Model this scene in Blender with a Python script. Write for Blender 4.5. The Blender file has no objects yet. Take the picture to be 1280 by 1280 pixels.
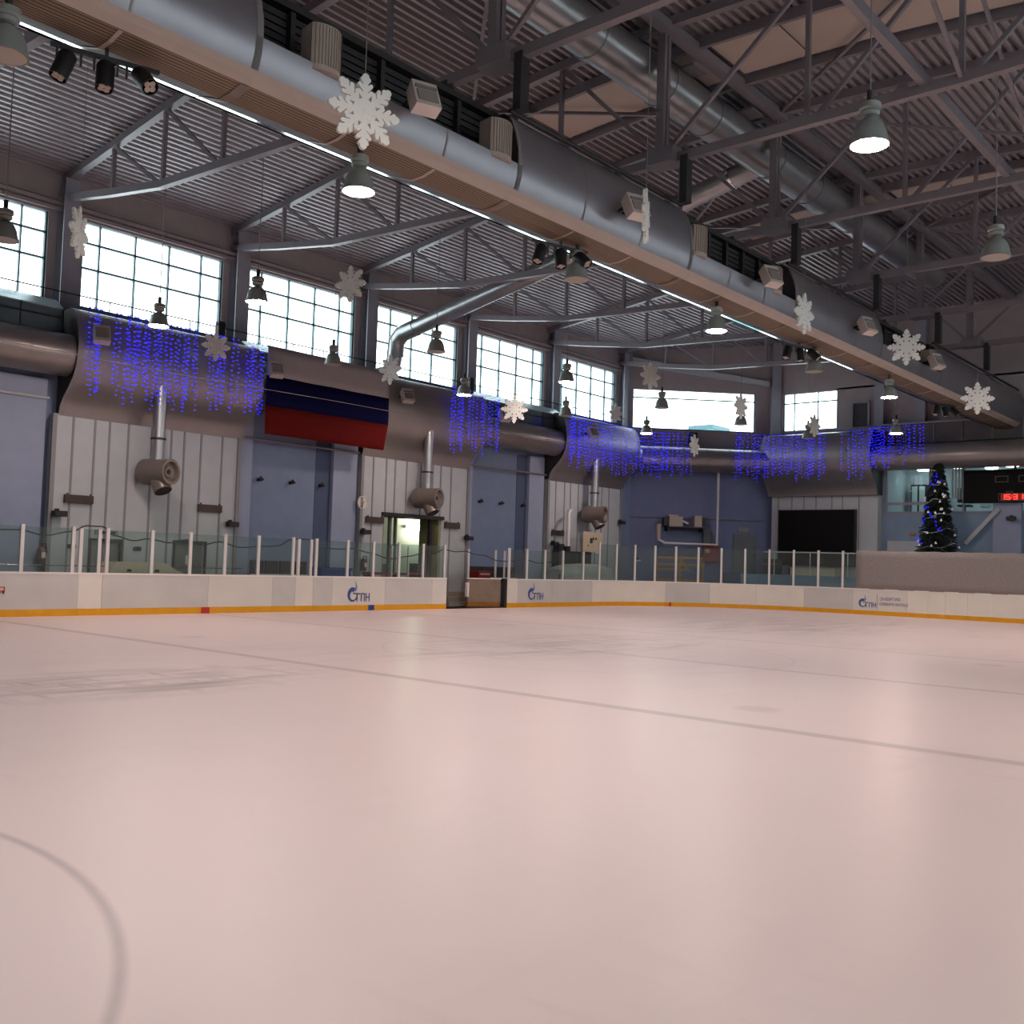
import bpy, math, random
from mathutils import Vector, Matrix
PI = math.pi
random.seed(7)
sc = bpy.context.scene
COL = sc.collection

# ------------------------------------------------------------------ helpers
def lin(h):
    h = h.lstrip('#')
    o = []
    for i in (0, 2, 4):
        c = int(h[i:i+2], 16) / 255
        o.append(c / 12.92 if c <= 0.04045 else ((c + 0.055) / 1.055) ** 2.4)
    return (o[0], o[1], o[2], 1)

def mat(name, hx, rough=0.5, metal=0.0, var=0.10, scale=2.0, emit=None, estr=0.0, spec=0.5, alpha=None, bump=0.0):
    m = bpy.data.materials.new(name); m.use_nodes = True
    nt = m.node_tree; b = nt.nodes['Principled BSDF']
    c = lin(hx)
    b.inputs['Roughness'].default_value = rough
    b.inputs['Metallic'].default_value = metal
    b.inputs['Specular IOR Level'].default_value = spec
    b.inputs['Base Color'].default_value = c
    if var > 0:
        tc = nt.nodes.new('ShaderNodeNewGeometry')
        no = nt.nodes.new('ShaderNodeTexNoise'); no.inputs['Scale'].default_value = scale
        no.inputs['Detail'].default_value = 4
        nt.links.new(tc.outputs['Position'], no.inputs['Vector'])
        rp = nt.nodes.new('ShaderNodeValToRGB')
        rp.color_ramp.elements[0].position = 0.3; rp.color_ramp.elements[1].position = 0.7
        rp.color_ramp.elements[0].color = tuple(x * (1 - var) for x in c[:3]) + (1,)
        rp.color_ramp.elements[1].color = tuple(min(1, x * (1 + var)) for x in c[:3]) + (1,)
        nt.links.new(no.outputs['Fac'], rp.inputs['Fac'])
        nt.links.new(rp.outputs['Color'], b.inputs['Base Color'])
        if bump:
            bp = nt.nodes.new('ShaderNodeBump'); bp.inputs['Strength'].default_value = bump
            nt.links.new(no.outputs['Fac'], bp.inputs['Height'])
            nt.links.new(bp.outputs['Normal'], b.inputs['Normal'])
    if emit:
        b.inputs['Emission Color'].default_value = lin(emit)
        b.inputs['Emission Strength'].default_value = estr
    return m

def glassmat(name, tint, refl=0.08, rough=0.02, op=0.0):
    m = bpy.data.materials.new(name); m.use_nodes = True
    nt = m.node_tree; nt.nodes.clear()
    out = nt.nodes.new('ShaderNodeOutputMaterial')
    tr = nt.nodes.new('ShaderNodeBsdfTransparent'); tr.inputs['Color'].default_value = lin(tint)
    gl = nt.nodes.new('ShaderNodeBsdfGlossy'); gl.inputs['Roughness'].default_value = rough
    df = nt.nodes.new('ShaderNodeBsdfDiffuse'); df.inputs['Color'].default_value = lin(tint)
    lw = nt.nodes.new('ShaderNodeLayerWeight'); lw.inputs['Blend'].default_value = .5
    pw = nt.nodes.new('ShaderNodeMath'); pw.operation = 'POWER'; pw.inputs[1].default_value = 5.0
    nt.links.new(lw.outputs['Facing'], pw.inputs[0])
    fr = nt.nodes.new('ShaderNodeMath'); fr.operation = 'MULTIPLY_ADD'; fr.inputs[1].default_value = .6; fr.inputs[2].default_value = .035
    nt.links.new(pw.outputs[0], fr.inputs[0])
    mx = nt.nodes.new('ShaderNodeMixShader'); m2 = nt.nodes.new('ShaderNodeMixShader')
    m2.inputs['Fac'].default_value = op
    nt.links.new(fr.outputs[0], mx.inputs['Fac'])
    nt.links.new(tr.outputs['BSDF'], mx.inputs[1]); nt.links.new(gl.outputs['BSDF'], mx.inputs[2])
    nt.links.new(mx.outputs['Shader'], m2.inputs[1]); nt.links.new(df.outputs['BSDF'], m2.inputs[2])
    nt.links.new(m2.outputs['Shader'], out.inputs['Surface'])
    return m

def base_of(o):
    v = Vector((0, 0, 0))
    while o is not None:
        v += Vector(o.location); o = o.parent
    return v

class MB:
    def __init__(s): s.v = []; s.f = []; s.m = []; s.mi = 0
    def add(s, vs, fs):
        n = len(s.v); s.v += [tuple(v) for v in vs]
        for f in fs: s.f.append(tuple(i + n for i in f)); s.m.append(s.mi)
        return s
    def box(s, a, b):
        x0, x1 = sorted((a[0], b[0])); y0, y1 = sorted((a[1], b[1])); z0, z1 = sorted((a[2], b[2]))
        return s.add([(x0,y0,z0),(x1,y0,z0),(x1,y1,z0),(x0,y1,z0),(x0,y0,z1),(x1,y0,z1),(x1,y1,z1),(x0,y1,z1)],
                     [(3,2,1,0),(4,5,6,7),(0,1,5,4),(1,2,6,5),(2,3,7,6),(3,0,4,7)])
    def cbox(s, c, d): return s.box([c[i]-d[i]/2 for i in range(3)], [c[i]+d[i]/2 for i in range(3)])
    def frame(s, p, q, up=(0,0,1)):
        p = Vector(p); q = Vector(q); t = (q - p).normalized(); u = Vector(up)
        if abs(t.dot(u)) > 0.98: u = Vector((0, 1, 0)) if abs(t.y) < 0.9 else Vector((1, 0, 0))
        a = t.cross(u).normalized(); b = a.cross(t).normalized()
        return p, q, a, b
    def bar(s, p, q, w, h, up=(0,0,1)):
        p, q, a, b = s.frame(p, q, up)
        c = [a*(-w/2)+b*(-h/2), a*(w/2)+b*(-h/2), a*(w/2)+b*(h/2), a*(-w/2)+b*(h/2)]
        return s.add([p+x for x in c]+[q+x for x in c], [(3,2,1,0),(4,5,6,7),(0,1,5,4),(1,2,6,5),(2,3,7,6),(3,0,4,7)])
    def tube(s, pts, r, n=10, caps=True):
        pts = [Vector(p) for p in pts]; m = len(pts)
        rr = r if isinstance(r, (list, tuple)) else [r]*m
        vs = []; prev = None
        for i, p in enumerate(pts):
            if i == 0: t = pts[1]-p
            elif i == m-1: t = p-pts[i-1]
            else: t = (pts[i+1]-p).normalized()+(p-pts[i-1]).normalized()
            t.normalize()
            if prev is None:
                u = Vector((0,0,1)) if abs(t.z) < .95 else Vector((1,0,0))
                a = t.cross(u).normalized()
            else:
                a = (prev - t*prev.dot(t)).normalized()
            b = t.cross(a); prev = a
            for k in range(n):
                th = 2*PI*k/n; vs.append(p + a*(rr[i]*math.cos(th)) + b*(rr[i]*math.sin(th)))
        fs = []
        for i in range(m-1):
            for k in range(n):
                k2 = (k+1) % n
                fs.append((i*n+k, i*n+k2, (i+1)*n+k2, (i+1)*n+k))
        if caps: fs.append(tuple(range(n-1,-1,-1))); fs.append(tuple((m-1)*n+k for k in range(n)))
        return s.add(vs, fs)
    def lathe(s, prof, org=(0,0,0), axis=(0,0,1), n=20):
        ax = Vector(axis).normalized(); u = Vector((0,0,1)) if abs(ax.z) < .95 else Vector((1,0,0))
        a = ax.cross(u).normalized(); b = ax.cross(a); o = Vector(org); vs = []; fs = []
        for (r, h) in prof:
            for k in range(n):
                th = 2*PI*k/n; vs.append(o + ax*h + a*(r*math.cos(th)) + b*(r*math.sin(th)))
        for i in range(len(prof)-1):
            for k in range(n):
                k2 = (k+1) % n; fs.append((i*n+k, i*n+k2, (i+1)*n+k2, (i+1)*n+k))
        return s.add(vs, fs)
    def prism(s, poly, ax, a0, a1):
        """poly in the two other axes; ax 0/1/2 the extrusion axis"""
        n = len(poly)
        def mk(p, h):
            if ax == 0: return (h, p[0], p[1])
            if ax == 1: return (p[0], h, p[1])
            return (p[0], p[1], h)
        vs = [mk(p, a0) for p in poly]+[mk(p, a1) for p in poly]
        fs = [tuple(range(n-1,-1,-1)), tuple(range(n, 2*n))]
        for i in range(n):
            j = (i+1) % n; fs.append((i, j, n+j, n+i))
        return s.add(vs, fs)
    def sheet(s, rows):
        m = len(rows); n = len(rows[0]); vs = [p for r in rows for p in r]; fs = []
        for i in range(m-1):
            for k in range(n-1): fs.append((i*n+k, i*n+k+1, (i+1)*n+k+1, (i+1)*n+k))
        return s.add(vs, fs)
    def xf(s, M):
        s.v = [tuple(M @ Vector(v)) for v in s.v]; return s
    def build(s, name, m, parent=None, W=True, smooth=False, org=None):
        me = bpy.data.meshes.new(name)
        if parent is not None: off = base_of(parent) if W else Vector((0,0,0))
        elif org is not None: off = Vector(org)
        else:
            xs = [v[0] for v in s.v]; ys = [v[1] for v in s.v]; zs = [v[2] for v in s.v]
            off = Vector(((min(xs)+max(xs))/2, (min(ys)+max(ys))/2, min(zs)))
        me.from_pydata([tuple(Vector(v)-off) for v in s.v], [], s.f)
        ms = m if isinstance(m, (list, tuple)) else [m]
        for q in ms: me.materials.append(q)
        for p, i in zip(me.polygons, s.m):
            p.material_index = i
            p.use_smooth = smooth
        me.update()
        import bmesh
        bm = bmesh.new(); bm.from_mesh(me); bmesh.ops.recalc_face_normals(bm, faces=bm.faces); bm.to_mesh(me); bm.free()
        if smooth:
            try: me.set_sharp_from_angle(angle=math.radians(40))
            except Exception: pass
        o = bpy.data.objects.new(name, me); COL.objects.link(o)
        if parent is not None: o.parent = parent
        else: o.location = off
        return o

def tag(o, label=None, cat=None, group=None, kind=None):
    if label: o['label'] = label
    if cat: o['category'] = cat
    if group: o['group'] = group
    if kind: o['kind'] = kind
    return o

def thing(name, label, cat, loc=(0,0,0), rz=0, group=None):
    o = bpy.data.objects.new(name, None); COL.objects.link(o)
    o.location = loc; o.rotation_euler = (0, 0, rz); o.empty_display_size = .2
    return tag(o, label, cat, group)

def dup(root, loc, rz=None, label=None, group=None):
    r = root.copy(); COL.objects.link(r); r.location = loc
    if rz is not None: r.rotation_euler = (0, 0, rz)
    if label: r['label'] = label
    if group: r['group'] = group
    for ch in list(root.children):
        c = ch.copy(); COL.objects.link(c); c.parent = r
        for g in list(ch.children):
            d = g.copy(); COL.objects.link(d); d.parent = c
    return r

def struct(name, mb, m, label=None, smooth=False, parent=None):
    o = mb.build(name, m, parent, smooth=smooth)
    if parent is None:
        tag(o, label, 'structure', kind='structure')
    return o

def text(name, body, m, size, loc, rot, parent, sx=1.0, align='CENTER'):
    c = bpy.data.curves.new(name, 'FONT'); c.body = body; c.size = size; c.extrude = 0.002
    c.align_x = 'CENTER'; c.align_y = 'CENTER'
    c.materials.append(m)
    o = bpy.data.objects.new(name, c); COL.objects.link(o)
    o.parent = parent
    o.location = Vector(loc) - (base_of(parent) if parent else Vector((0,0,0)))
    o.rotation_euler = rot; o.scale = (sx, 1, 1); c.align_x = align
    bpy.context.view_layer.update()
    me = bpy.data.meshes.new_from_object(o.evaluated_get(bpy.context.evaluated_depsgraph_get()))
    q = bpy.data.objects.new(name, me); COL.objects.link(q); q.parent = parent
    q.location = o.location; q.rotation_euler = rot; q.scale = o.scale
    bpy.data.objects.remove(o)
    return q

ORD = ['first','second','third','fourth','fifth','sixth','seventh','eighth','ninth','tenth','eleventh','twelfth','thirteenth',
       'fourteenth','fifteenth','sixteenth','seventeenth','eighteenth','nineteenth','twentieth','twenty-first','twenty-second',
       'twenty-third','twenty-fourth','twenty-fifth','twenty-sixth','twenty-seventh','twenty-eighth','twenty-ninth','thirtieth',
       'thirty-first','thirty-second','thirty-third','thirty-fourth','thirty-fifth','thirty-sixth']

# ------------------------------------------------------------------ materials
m_deck = mat('roof_deck', '#9c979c', .42, .3, .05)
m_steel = mat('truss_paint', '#7d777d', .38, .15, .06)
m_dark = mat('dark_steel', '#2c2a2c', .5, .2, .1)
m_black = mat('black_plastic', '#141315', .5, 0, .1)
m_duct = mat('duct_metal', '#94939a', .36, .75, .05, 1.5)
m_wduct = mat('wall_duct_metal', '#918a89', .36, .6, .04, 1.5)
m_ductseam = mat('duct_seam', '#8a8686', .5, .4, .05)
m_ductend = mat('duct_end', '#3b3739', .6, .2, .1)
m_trim = mat('duct_trim', '#a99b92', .45, .0, .05)
m_chrome = mat('polished_rail', '#f2f4f5', .10, 1.0, .02)
m_nozzle = mat('nozzle_metal', '#857a73', .42, .5, .08)
m_galv = mat('galvanised', '#a3a4a6', .32, .8, .08)
m_upper = mat('upper_wall', '#998e8f', .65, 0, .05)
m_col = mat('column_paint', '#8e8e98', .5, 0, .06)
m_blue = mat('blue_wall', '#7683a0', .7, 0, .05)
m_blue2 = mat('blue_pilaster', '#939cb4', .7, 0, .04)
m_blue3 = mat('blue_corner', '#6a7396', .7, 0, .05)
m_panel = mat('grey_cladding', '#b2b6ba', .6, 0, .04)
m_seam = mat('cladding_seam', '#878689', .7, 0, .05)
m_floor = mat('rubber_floor', '#3b3637', .8, 0, .15, 6)
m_white = mat('white_board', '#dbd8d0', .45, 0, .04, 1.2)
m_gray_b = mat('grey_board', '#cbcac6', .45, 0, .05, 1.2)
m_cream_b = mat('cream_board', '#e4dfd5', .45, 0, .04, 1.2)
m_cap = mat('board_cap', '#ece6e2', .4, 0, .02)
m_yellow = mat('yellow_kick', '#e0a005', .5, 0, .06, 3)
m_redmark = mat('red_mark', '#c03024', .5, 0, .05)
m_bluemark = mat('blue_mark', '#22408c', .5, 0, .05)
m_logo = mat('logo_blue', '#3b4f96', .5, 0, .03)
m_logol = mat('logo_light_blue', '#6f86bd', .5, 0, .03)
m_red = mat('red_paint', '#7c1f22', .5, 0, .08)
m_post = mat('white_post', '#d9d8d6', .45, 0, .03)
m_glass = glassmat('rink_glass', '#e4eeec', op=.03)
m_wglass = glassmat('window_glass', '#f4fafa')
m_frame = mat('window_frame', '#3d5c64', .5, .2, .08)
m_flake = mat('snowflake_foam', '#d8dad6', .7, 0, .03)
m_lampbody = mat('lamp_body', '#8f9692', .4, .3, .06)
m_lampoff = mat('lamp_lens_off', '#a9a096', .3, 0, .03)
m_lampon = mat('lamp_lens_on', '#ffffff', .3, 0, 0, emit='#ffe6da', estr=262.0)
m_speaker = mat('speaker_grey', '#a79a90', .6, 0, .05)
m_flood = mat('floodlight_body', '#c9bfb8', .45, .1, .06)
m_floodl = mat('floodlight_lens', '#8f8782', .2, 0, .05)
m_brown = mat('perforated_brown', '#8d7660', .55, .25, .1, 3)
m_sign = mat('sign_brown', '#4a3c36', .6, 0, .1)
m_cable = mat('dark_cable', '#2e3634', .6, 0, .1)
m_wire = mat('steel_wire', '#b8b6b4', .22, 1.0, .02)
m_thread = mat('thread', '#8d8a8a', .7, 0, 0)
m_flagw = mat('flag_white', '#a6a1a4', .8, 0, .03, spec=0.05)
m_flagb = mat('flag_blue', '#0f1138', .8, 0, .05, spec=0.05)
m_flagr = mat('flag_red', '#5c1614', .8, 0, .05, spec=0.05)
m_led = mat('led_blue', '#0a10c0', .4, 0, 0, emit='#1616f0', estr=3.0)
m_led2 = mat('led_blue_pale', '#2028c0', .4, 0, 0, emit='#3434d0', estr=1.6)
m_ledoff = mat('led_wire', '#1c1c46', .5, 0, .05)
m_sky = mat('skylight_panel', '#b3a69c', .7, 0, .06, .8)
m_felt = mat('grey_felt', '#8e8684', .95, 0, .12, 14, bump=.3)
m_screen = mat('screen_black', '#0a080a', .6, 0, .05, spec=.15)
m_tree = mat('fir_green', '#18251f', .8, 0, .35, 9)
m_trunk = mat('trunk', '#3a2a20', .8, 0, .1)
m_bell = mat('white_bell', '#dcdce2', .3, .2, .02)
m_tinsel = mat('tinsel', '#9a9ca4', .25, .7, .1)
m_plat = mat('platform_blue', '#7f9ab4', .6, 0, .05)
m_green = mat('room_wall', '#cdd0c2', .7, 0, .04)
m_room = mat('gallery_wall', '#b9c6cb', .7, 0, .04)
m_yell = mat('cart_yellow', '#b78525', .5, .1, .08)
m_beige = mat('beige_cover', '#c9bba6', .7, 0, .05)
m_tarp = mat('grey_tarp', '#a8aba6', .45, 0, .1, 3)
m_doorg = mat('grey_door', '#7c7e7e', .5, .1, .05)
m_tube = mat('tube_light', '#ffffff', .3, 0, 0, emit='#fbffe4', estr=42.0)
m_disc = mat('room_lamp', '#ffffff', .3, 0, 0, emit='#e8ffff', estr=9.0)
m_digit = mat('red_digit', '#ff2020', .4, 0, 0, emit='#ff3a30', estr=3.0)
m_digitbg = mat('red_display', '#5a0808', .4, 0, 0, emit='#d00808', estr=.22)
m_gate_shade = mat('gate_back_shaded', '#8a7868', .7, 0, .12, 3)  # gate leaf stands in shade; the brown has that shade painted in
m_kick_shade = mat('gate_kick_shaded', '#9a6420', .7, 0, .12, 3)  # kick plate yellow darkened to stand in for the same shade
m_seat = mat('dark_seat', '#2d2b33', .6, 0, .08)
m_paper = mat('notice_paper', '#b8a894', .8, 0, .05)
m_extred = mat('extinguisher_red', '#5c2426', .4, 0, .05)
m_clock = mat('clock_face', '#d8d2cc', .5, 0, .02)
m_parapet = mat('parapet_metal', '#6f8089', .22, .5, .1, 2)
m_brick = mat('outside_teal', '#5d8a8e', .7, 0, .1)

# ice with its lines, circles and scuffs
def ice_material():
    m = bpy.data.materials.new('ice'); m.use_nodes = True
    nt = m.node_tree; b = nt.nodes['Principled BSDF']; L = nt.links.new
    g = nt.nodes.new('ShaderNodeNewGeometry'); sp = nt.nodes.new('ShaderNodeSeparateXYZ')
    L(g.outputs['Position'], sp.inputs[0])
    X, Y = sp.outputs['X'], sp.outputs['Y']
    def mth(op, a, b_=None, c=None):
        n = nt.nodes.new('ShaderNodeMath'); n.operation = op
        for i, v in enumerate((a, b_, c)):
            if v is None: continue
            if isinstance(v, (int, float)): n.inputs[i].default_value = v
            else: L(v, n.inputs[i])
        return n.outputs[0]
    def soft(d, w, s=.035):       # 1 inside |d|<w, soft edge
        n = nt.nodes.new('ShaderNodeMapRange'); n.interpolation_type = 'SMOOTHSTEP'
        L(mth('ABSOLUTE', d), n.inputs['Value'])
        n.inputs['From Min'].default_value = w - s; n.inputs['From Max'].default_value = w + s
        n.inputs['To Min'].default_value = 1; n.inputs['To Max'].default_value = 0
        return n.outputs[0]
    tot = None
    def acc(v, k):
        nonlocal tot
        v = mth('MULTIPLY', v, k)
        tot = v if tot is None else mth('MAXIMUM', tot, v)
    acc(soft(mth('ADD', X, 7.0), .13, .06), .30)
    acc(soft(mth('ADD', X, 0.0), .11, .06), .26)
    acc(soft(mth('SUBTRACT', X, 7.0), .13, .06), .20)
    acc(soft(mth('SUBTRACT', X, 25.6), .04), .18)
    acc(soft(mth('ADD', X, 26.0), .04), .18)
    for cx, cy, r, k in ((-20,-7,4.5,.33), (0,0,4.5,.14), (20,7,4.5,.14), (20,-7,4.5,.14), (-20,7,4.5,.12)):
        dx = mth('SUBTRACT', X, cx); dy = mth('SUBTRACT', Y, cy)
        d = mth('SUBTRACT', mth('SQRT', mth('ADD', mth('MULTIPLY', dx, dx), mth('MULTIPLY', dy, dy))), r)
        acc(soft(d, .03, .03), k)
    for cx, cy in ((5.5, 7), (5.5, -7), (-5.5, 7), (-5.5, -7), (20, 7), (20, -7)):
        dx = mth('SUBTRACT', X, cx); dy = mth('SUBTRACT', Y, cy)
        d = mth('SQRT', mth('ADD', mth('MULTIPLY', dx, dx), mth('MULTIPLY', dy, dy)))
        acc(soft(d, .3, .1), .14)
    # break the lines up a little
    def noise(scale, sx, sy, det=3, rot=0.0):
        mp = nt.nodes.new('ShaderNodeMapping'); mp.inputs['Scale'].default_value = (sx, sy, 1)
        mp.inputs['Rotation'].default_value = (0, 0, rot)
        L(g.outputs['Position'], mp.inputs['Vector'])
        n = nt.nodes.new('ShaderNodeTexNoise'); n.inputs['Scale'].default_value = scale; n.inputs['Detail'].default_value = det
        L(mp.outputs[0], n.inputs['Vector']); return n.outputs['Fac']
    def ramp(v, a, c_):
        n = nt.nodes.new('ShaderNodeMapRange'); L(v, n.inputs['Value'])
        n.inputs['From Min'].default_value = a; n.inputs['From Max'].default_value = c_
        return n.outputs[0]
    big = ramp(noise(.16, 1, 1, 2), .5, .72)
    streak = ramp(noise(1.0, .35, 2.2, 5, .5), .46, .7)
    streak2 = ramp(noise(1.6, 2.4, .5, 5, .2), .5, .72)
    scuff = mth('MULTIPLY', big, mth('MAXIMUM', streak, streak2))
    # worn, wet patch in the far left half and middle
    def patch(cx, cy, rx, ry):
        dx = mth('DIVIDE', mth('SUBTRACT', X, cx), rx); dy = mth('DIVIDE', mth('SUBTRACT', Y, cy), ry)
        d = mth('ADD', mth('MULTIPLY', dx, dx), mth('MULTIPLY', dy, dy))
        n = nt.nodes.new('ShaderNodeMapRange'); L(d, n.inputs['Value'])
        n.inputs['From Min'].default_value = 1; n.inputs['From Max'].default_value = .1
        n.inputs['To Min'].default_value = 0; n.inputs['To Max'].default_value = 1
        return n.outputs[0]
    pt = mth('MAXIMUM', patch(-10.6, .3, 4.2, 1.9), mth('MULTIPLY', patch(1.2, 1.4, 7.5, 3.0), .75))
    pt = mth('MAXIMUM', pt, mth('MULTIPLY', patch(16, 3, 9, 5), .8))
    wet = mth('MULTIPLY', pt, mth('MAXIMUM', streak, mth('MULTIPLY', streak2, .8)))
    dark = mth('MAXIMUM', mth('MULTIPLY', scuff, .14), mth('MULTIPLY', wet, .55))
    dark = mth('MAXIMUM', dark, mth('MULTIPLY', tot, mth('ADD', .7, mth('MULTIPLY', noise(3, 1, 1), .5))))
    mx = nt.nodes.new('ShaderNodeMix'); mx.data_type = 'RGBA'
    L(dark, mx.inputs['Factor'])
    mx.inputs['A'].default_value = lin('#f0ddda'); mx.inputs['B'].default_value = lin('#57484c')
    L(mx.outputs['Result'], b.inputs['Base Color'])
    rr = nt.nodes.new('ShaderNodeMapRange'); L(noise(.5, 1, 1, 3), rr.inputs['Value'])
    rr.inputs['To Min'].default_value = .26; rr.inputs['To Max'].default_value = .42
    L(rr.outputs[0], b.inputs['Roughness'])
    b.inputs['Specular IOR Level'].default_value = .16
    bp = nt.nodes.new('ShaderNodeBump'); bp.inputs['Strength'].default_value = .05
    L(noise(1.2, 1, 1, 3), bp.inputs['Height']); L(bp.outputs[0], b.inputs['Normal'])
    return m
m_ice = ice_material()

# perforated underside: fine slots across the strip
def slots(m):
    nt = m.node_tree; b = nt.nodes['Principled BSDF']
    g = nt.nodes.new('ShaderNodeNewGeometry')
    w = nt.nodes.new('ShaderNodeTexWave'); w.wave_type = 'BANDS'; w.bands_direction = 'Y'
    w.inputs['Scale'].default_value = 5.0; w.inputs['Distortion'].default_value = 0
    nt.links.new(g.outputs['Position'], w.inputs['Vector'])
    r = nt.nodes.new('ShaderNodeValToRGB'); r.color_ramp.elements[0].position = .25; r.color_ramp.elements[1].position = .6
    r.color_ramp.elements[0].color = lin('#4b3f36'); r.color_ramp.elements[1].color = lin('#85735f')
    nt.links.new(w.outputs['Fac'], r.inputs['Fac']); nt.links.new(r.outputs[0], b.inputs['Base Color'])
slots(m_brown)

# ------------------------------------------------------------------ world
w = bpy.data.worlds.new('overcast'); sc.world = w; w.use_nodes = True
bg = w.node_tree.nodes['Background']; bg.inputs['Color'].default_value = lin('#eefafd'); bg.inputs['Strength'].default_value = 5.0

# ------------------------------------------------------------------ camera (calibrated on the rink lines)
cam = bpy.data.cameras.new('camera'); co = bpy.data.objects.new('camera', cam); COL.objects.link(co)
r_ = Vector((0.64835495, -0.76067165, 0.03185123)); u_ = Vector((-0.05893478, -0.00843455, 0.9982262)); f_ = Vector((0.75905372, 0.64908205, 0.0502986))
M = Matrix.Identity(4)
for i in range(3): M[i][0] = r_[i]; M[i][1] = u_[i]; M[i][2] = -f_[i]
M[0][3], M[1][3], M[2][3] = -18.574, -13.599, 1.898
co.matrix_world = M
cam.sensor_width = 36; cam.lens = 1277.08 / 1280 * 36; cam.clip_end = 500; cam.clip_start = .05
sc.camera = co

# ------------------------------------------------------------------ rink path
AX, AR, EX = 21.6, 8.0, 29.6
def path(s, off=0.0):
    """point and outward normal of the board line at arc length s; off moves outward"""
    if s < AX: p = Vector((s, 15, 0)); n = Vector((0, 1, 0))
    else:
        th = (s-AX)/AR
        if th < PI/2:
            n = Vector((math.sin(th), math.cos(th), 0)); p = Vector((AX, 7, 0)) + n*AR
        else: p = Vector((EX, 7-(s-AX-AR*PI/2), 0)); n = Vector((1, 0, 0))
    return p + n*off, n
def run(mb, s0, s1, z0, z1, o0, o1):
    k = max(1, int((s1-s0)/.35)) if s1 > AX and s0 < AX+AR*PI/2 else 1
    vs = []
    for i in range(k+1):
        s = s0+(s1-s0)*i/k
        a, _ = path(s, o0); b, _ = path(s, o1)
        vs += [(a.x,a.y,z0),(b.x,b.y,z0),(b.x,b.y,z1),(a.x,a.y,z1)]
    fs = [(3,2,1,0), (4*k,4*k+1,4*k+2,4*k+3)]
    for i in range(k):
        for j in range(4): fs.append((4*i+j, 4*i+(j+1)%4, 4*i+4+(j+1)%4, 4*i+4+j))
    mb.add(vs, fs); return mb

# ------------------------------------------------------------------ floor, ice
fl = MB(); fl.box((-36,-21,-.3),(40,23,-.03))
struct('floor', fl, m_floor, 'dark rubber floor around the ice rink')
poly = []
for i in range(40): p, _ = path(-30+ (51.6)*i/39); poly.append((p.x,p.y))
for i in range(1,17): p, _ = path(AX+AR*PI/2*i/16); poly.append((p.x,p.y))
poly += [(EX,-7)]
for i in range(1,17): th = PI/2*i/16; poly.append((AX+AR*math.cos(th), -7-AR*math.sin(th)))
poly += [(-22,-15)]
for i in range(1,17): th = PI/2*i/16; poly.append((-22-AR*math.sin(th), -7-AR*math.cos(th)))
poly += [(-30,7)]
for i in range(1,16): th = PI/2*i/16; poly.append((-22-AR*math.cos(th), 7+AR*math.sin(th)))
poly = poly[39:] ; poly = [(-22,15)] + poly
ic = MB(); ic.prism(poly, 2, -.03, 0.0)
o = struct('floor_ice', ic, m_ice, 'pale pinkish ice of the rink with faint marked lines')

# ------------------------------------------------------------------ roof
RP = [(0,15.78),(3.5,15.68),(7,15.42),(10,15.12),(13,14.76),(16,14.36),(19.3,13.93)]
def roofz(y):
    y = abs(y)
    for (a,za),(b,zb) in zip(RP, RP[1:]):
        if y <= b: return za+(zb-za)*(y-a)/(b-a)
    return RP[-1][1]
dk = MB(); rows = []
y = -19.3; pit = .26
pts = []
while y < 19.3:
    for dy, dz in ((0,.24),(.125,.24),(.15,.12),(.235,.12)): pts.append((y+dy, roofz(min(19.3,y+dy))+dz))
    y += pit
dk.sheet([[(x, a, b) for a, b in pts] for x in (-36, 35.6)])
dk.sheet([[(x, yy, roofz(yy)+.5) for yy in (-19.3,-13,-7,0,7,13,19.3)] for x in (-36, 35.6)])
struct('ceiling', dk, m_deck, 'grey corrugated steel roof deck over the hall')

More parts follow.
